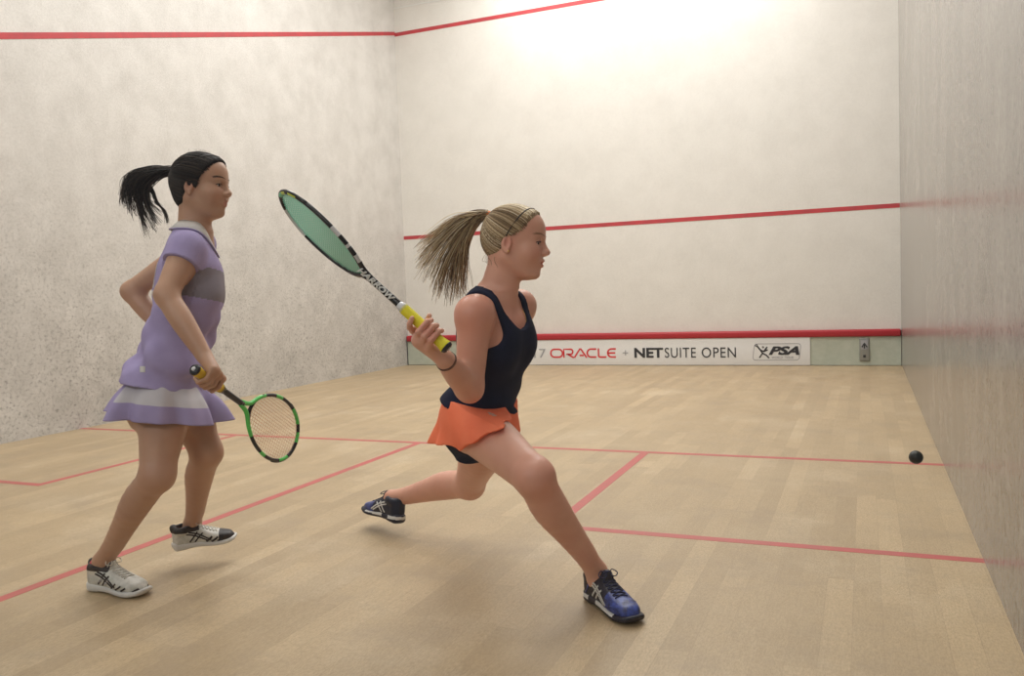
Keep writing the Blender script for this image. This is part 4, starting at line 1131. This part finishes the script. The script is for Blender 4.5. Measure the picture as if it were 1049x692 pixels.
# worn print down the back
ribbon('back_print', shirt_bvh, [[Bp(-.3, y0, z0), Bp(-.3, y1, z1)] for y0, z0, y1, z1 in ((-.055, .385, -.055, .350), (-.055, .385, -.035, .380), (-.055, .335, -.050, .310), (-.03, .36, -.03, .33), (-.055, .30, -.035, .285))], unit(BX), [.010]*5, M['collar'], sh_)
ht = at(150, 378, 2.7)
ribbon('hem_tab', shirt_bvh, [[at(146, 375, 2.86), at(146, 381, 2.86)]], unit(at(146, 378, 2)-CP), [.016], M['collar'], sh_)

# skirt: pale band above, lilac hem
def Bring(a, b, cx, zf, n_=150): return np.array([Bp(cx+b*math.cos(t), a*math.sin(t), zf(t)) for t in np.linspace(0, 2*math.pi, n_, endpoint=False)])
topB = Bring(.176, .118, -.015, lambda t: .035)
hemB = Bring(.215, .190, .004, lambda t: -.085+.022*math.cos(t)+.020*max(0, -math.cos(t))+.006*math.sin(3*t))
tt = np.linspace(0, 2*math.pi, 150, endpoint=False)
fo = (np.sin(tt*7+.9)*.8+np.sin(tt*13+2.1)*.45)*(1+.5*np.cos(tt*2))
vsB, me = skirt_mesh('skirt', topB, hemB, fo, FB, .012, amp=.028)
skB = link('skirt', me, [M['lilac'], M['whitecloth']], pB); md = skB.modifiers.new('t', 'SOLIDIFY'); md.thickness = .002
mi = []
for r in range(25):
    for i in range(150): mi.append(1 if r < 14 and 3.75 < 2*math.pi*i/150 < 5.75 else 0)
me.polygons.foreach_set('material_index', mi)

# hair
line = lambda x, y: np.interp(x, [-.12, -.085, -.05, -.030, -.022, -.004, .008, .014, .022, .034, .048, .062, .075, .1], [-.110, -.100, -.090, -.078, .012, .014, -.012, -.024, .004, .030, .050, .068, .088, .13])
capF = cap_field(B_hc-.17, B_hc+.17, WB, RB, B_s, line, .008, nape=((-.040, 0, -.036), (.058, .058, .060)))
capB_ = capF; hB = link('hair', capF.mesh('hair'), M['capB'], pB)
tieB = A3(-.106, 0, .050)
dk = [np.array((.010, .008, .007)), np.array((.020, .014, .012)), np.array((.035, .024, .018)), np.array((.06, .042, .03))]
tabB = [(.076, 0, .092), (.072, .028, .086), (.062, .044, .070), (.047, .058, .052), (.032, .068, .030), (.016, .074, -.016), (-.022, .076, .004), (-.032, .074, -.040), (-.055, .060, -.076), (-.080, .030, -.088), (-.088, 0, -.09)]
st = hairline_points(800, 11, tabB); pa = scalp(WB, B_s, st, tieB, .0095, capfield=capB_)
rs = np.random.RandomState(8)
tubes('hair_strands', [(q, np.r_[.0007, np.full(len(q)-2, .0012), .0008]) for q in pa], M['hair'], hB, 4, cols=[dk[rs.choice(4, p=(.3, .4, .2, .1))] for _ in pa], caps=False)
T0 = WB(*tieB); ls = []; cols = []
ends = [(127, 200), (126, 210), (132, 215), (138, 222), (146, 218), (149, 228), (150, 240), (157, 232), (163, 226), (160, 210)]
for i in range(620):
    rs_ = np.random.RandomState(3000+i); k_ = rs_.rand()*(len(ends)-1); lock = int(k_*1.7); k_ = k_*.5+.5*min((lock+.5)/1.7, len(ends)-1); i0 = min(int(k_), len(ends)-2); fr_ = k_-i0; u_ = k_/(len(ends)-1)
    e0 = mix(ends[i0], ends[min(i0+1, len(ends)-1)], fr_)+rs_.randn(2)*1.6
    ln = .80+.24*rs_.rand(); dd = rs_.randn()*.022
    E_ = at(*e0, 3.05+dd); a_ = T0+V(0, rs_.randn()*.006, rs_.randn()*.006)
    j = rs_.randn()
    c1 = at(mix(150, 160, u_)+j*3, mix(165, 180, u_)+rs_.randn()*2, 3.05+dd*.7)
    c2 = at(mix(119, 136, u_)+j*3, mix(178, 192, u_)+rs_.randn()*3, 3.05+dd)
    tt_ = np.linspace(0, ln, 18)[:, None]
    B = (1-tt_)**3*a_+3*tt_*(1-tt_)**2*c1+3*tt_**2*(1-tt_)*c2+tt_**3*E_
    B = B+CR*(.006*tt_*np.sin(tt_*9+lock*2.1+.3*j))
    ls.append((B, np.linspace(.0017, .0006, 18))); cols.append(dk[rs_.choice(4, p=(.3, .35, .22, .13))])
for i in range(60):
    rs_ = np.random.RandomState(4000+i); a_ = at(158+rs_.randn(), 204+rs_.randn(), 3.05)
    ls.append((spline([at(150+rs_.randn()*2, 186, 3.04), at(157+rs_.randn()*1.2, 197, 3.04), at(161+rs_.randn(), 207, 3.04), at(168+rs_.randn(), 216, 3.04), at(172+rs_.randn()*1.3, 226+rs_.randn()*2, 3.04)], 14), np.linspace(.0013, .0004, 14))); cols.append(dk[1])
for i in range(22):
    rs_ = np.random.RandomState(4100+i)
    p0 = A3(.02*rs_.randn(), .05*rs_.randn(), .112); d = p0-A3(-.014, 0, .03); p0 = A3(-.014, 0, .03)+d/np.linalg.norm(d/(A3(.09, .073, .082)+.009))
    a_ = WB(*p0); ls.append((spline([a_, a_+V(.004*rs_.randn(), .006, 0), a_+V(-.012+.01*rs_.randn(), .012+.006*rs_.rand(), 0)], 6), .0003)); cols.append(dk[1])
tubes('ponytail', ls, M['hair'], hB, 4, cols=cols, caps=False)
tx0 = unit(WB(-1, 0, .25)-WB(0, 0, 0)); u1 = unit(np.cross(tx0, CU)); u2 = np.cross(tx0, u1)
tubes('hair_tie', [(np.array([T0-tx0*.002+(u1*math.cos(t)+u2*math.sin(t))*.0115 for t in np.linspace(0, 2*math.pi, 22)]), .0038)], M['blackband'], hB, 8)
hb = []
for t in np.linspace(-1, 1, 30):
    q = A3(.060-.150*abs(t)**1.3, .078*math.sin(t*2.0), .100-.050*abs(t)**1.2); d = q-A3(-.014, 0, .03); k0 = np.linalg.norm(d/(A3(.090, .073, .082)+.0115)); hb.append(WB(*(A3(-.014, 0, .03)+d/k0)))
tubes('headband', [(capB_.push(np.array(hb), .0015, 8), .0018)], M['blackband'], hB, 6)
# shoes and socks
mB = dict(sole=M['solewhite'], out=M['shoeblack'], main=M['shoewhite'], toe=M['shoewhite'], collar=M['shoeblack'], tx=.2)
extra = [[(.150, .030), (.165, .040), (.178, .050)], [(.172, .026), (.190, .036), (.202, .044)], [(.198, .024), (.212, .032), (.222, .038)]]
s1, W1, _ = shoe(pB, bRH, bRT, A3(0, 0, 1), B_anR, mB, .262, [(M['shoeblack'], CROSS, [.006]*4), (M['silver'], [[(.088, .045), (.10, .055), (.106, .066)], [(.118, .040), (.130, .050), (.140, .060)]], [.010, .009]), (M['shoeblack'], extra+[[(.245, .020), (.255, .026), (.262, .030)], [(.01, .03), (.03, .026), (.05, .024)]], [.005, .006, .006, .012, .008])], 1, M['lace'], 1.05)
mB2 = dict(mB, toe=M['shoeblack'], tx=.205)
s2, W2, _ = shoe(pB, bLH, bLT, bLU, B_anL, mB2, .232, [(M['shoeblack'], CROSS+extra, [.006]*4+[.009]*3)], 1, M['lace'], 1.02)
for an, kn in ((B_anR, B_knR), (B_anL, B_knL)):
    d = unit(kn-an); c_ = an-d*.030; u1 = unit(np.cross(d, CU+CR*.3)); u2 = np.cross(d, u1)
    tubes('sock', [([c_-d*.02, c_, c_+d*.014, c_+d*.016], [.036, .037, .036, .030])], M['sock'], pB, 24)
# racket
n0_ = unit(-CF-gB*(-CF@gB)); frB = n0_*.62+np.cross(n0_, gB)*.78
mts = dict(grip=M['gripdk'], bands=[M['carbon'], M['green']], bump=M['carbon'], arm=M['green'], str=M['strred'])
rkB, PB_, ykB = racket('squash_racket', rb_b, rb_t, frB, 'green and black squash racket with pale red strings, hanging from the dark-haired player\'s hand', mts, SB, .150, None, .335, .112, (18, 22), .00075, .70,
    bands=((0, 18, 1), (30, 62, 1), (92, 106, 1), (140, 155, 1), (215, 228, 1), (255, 268, 1), (300, 325, 1)))
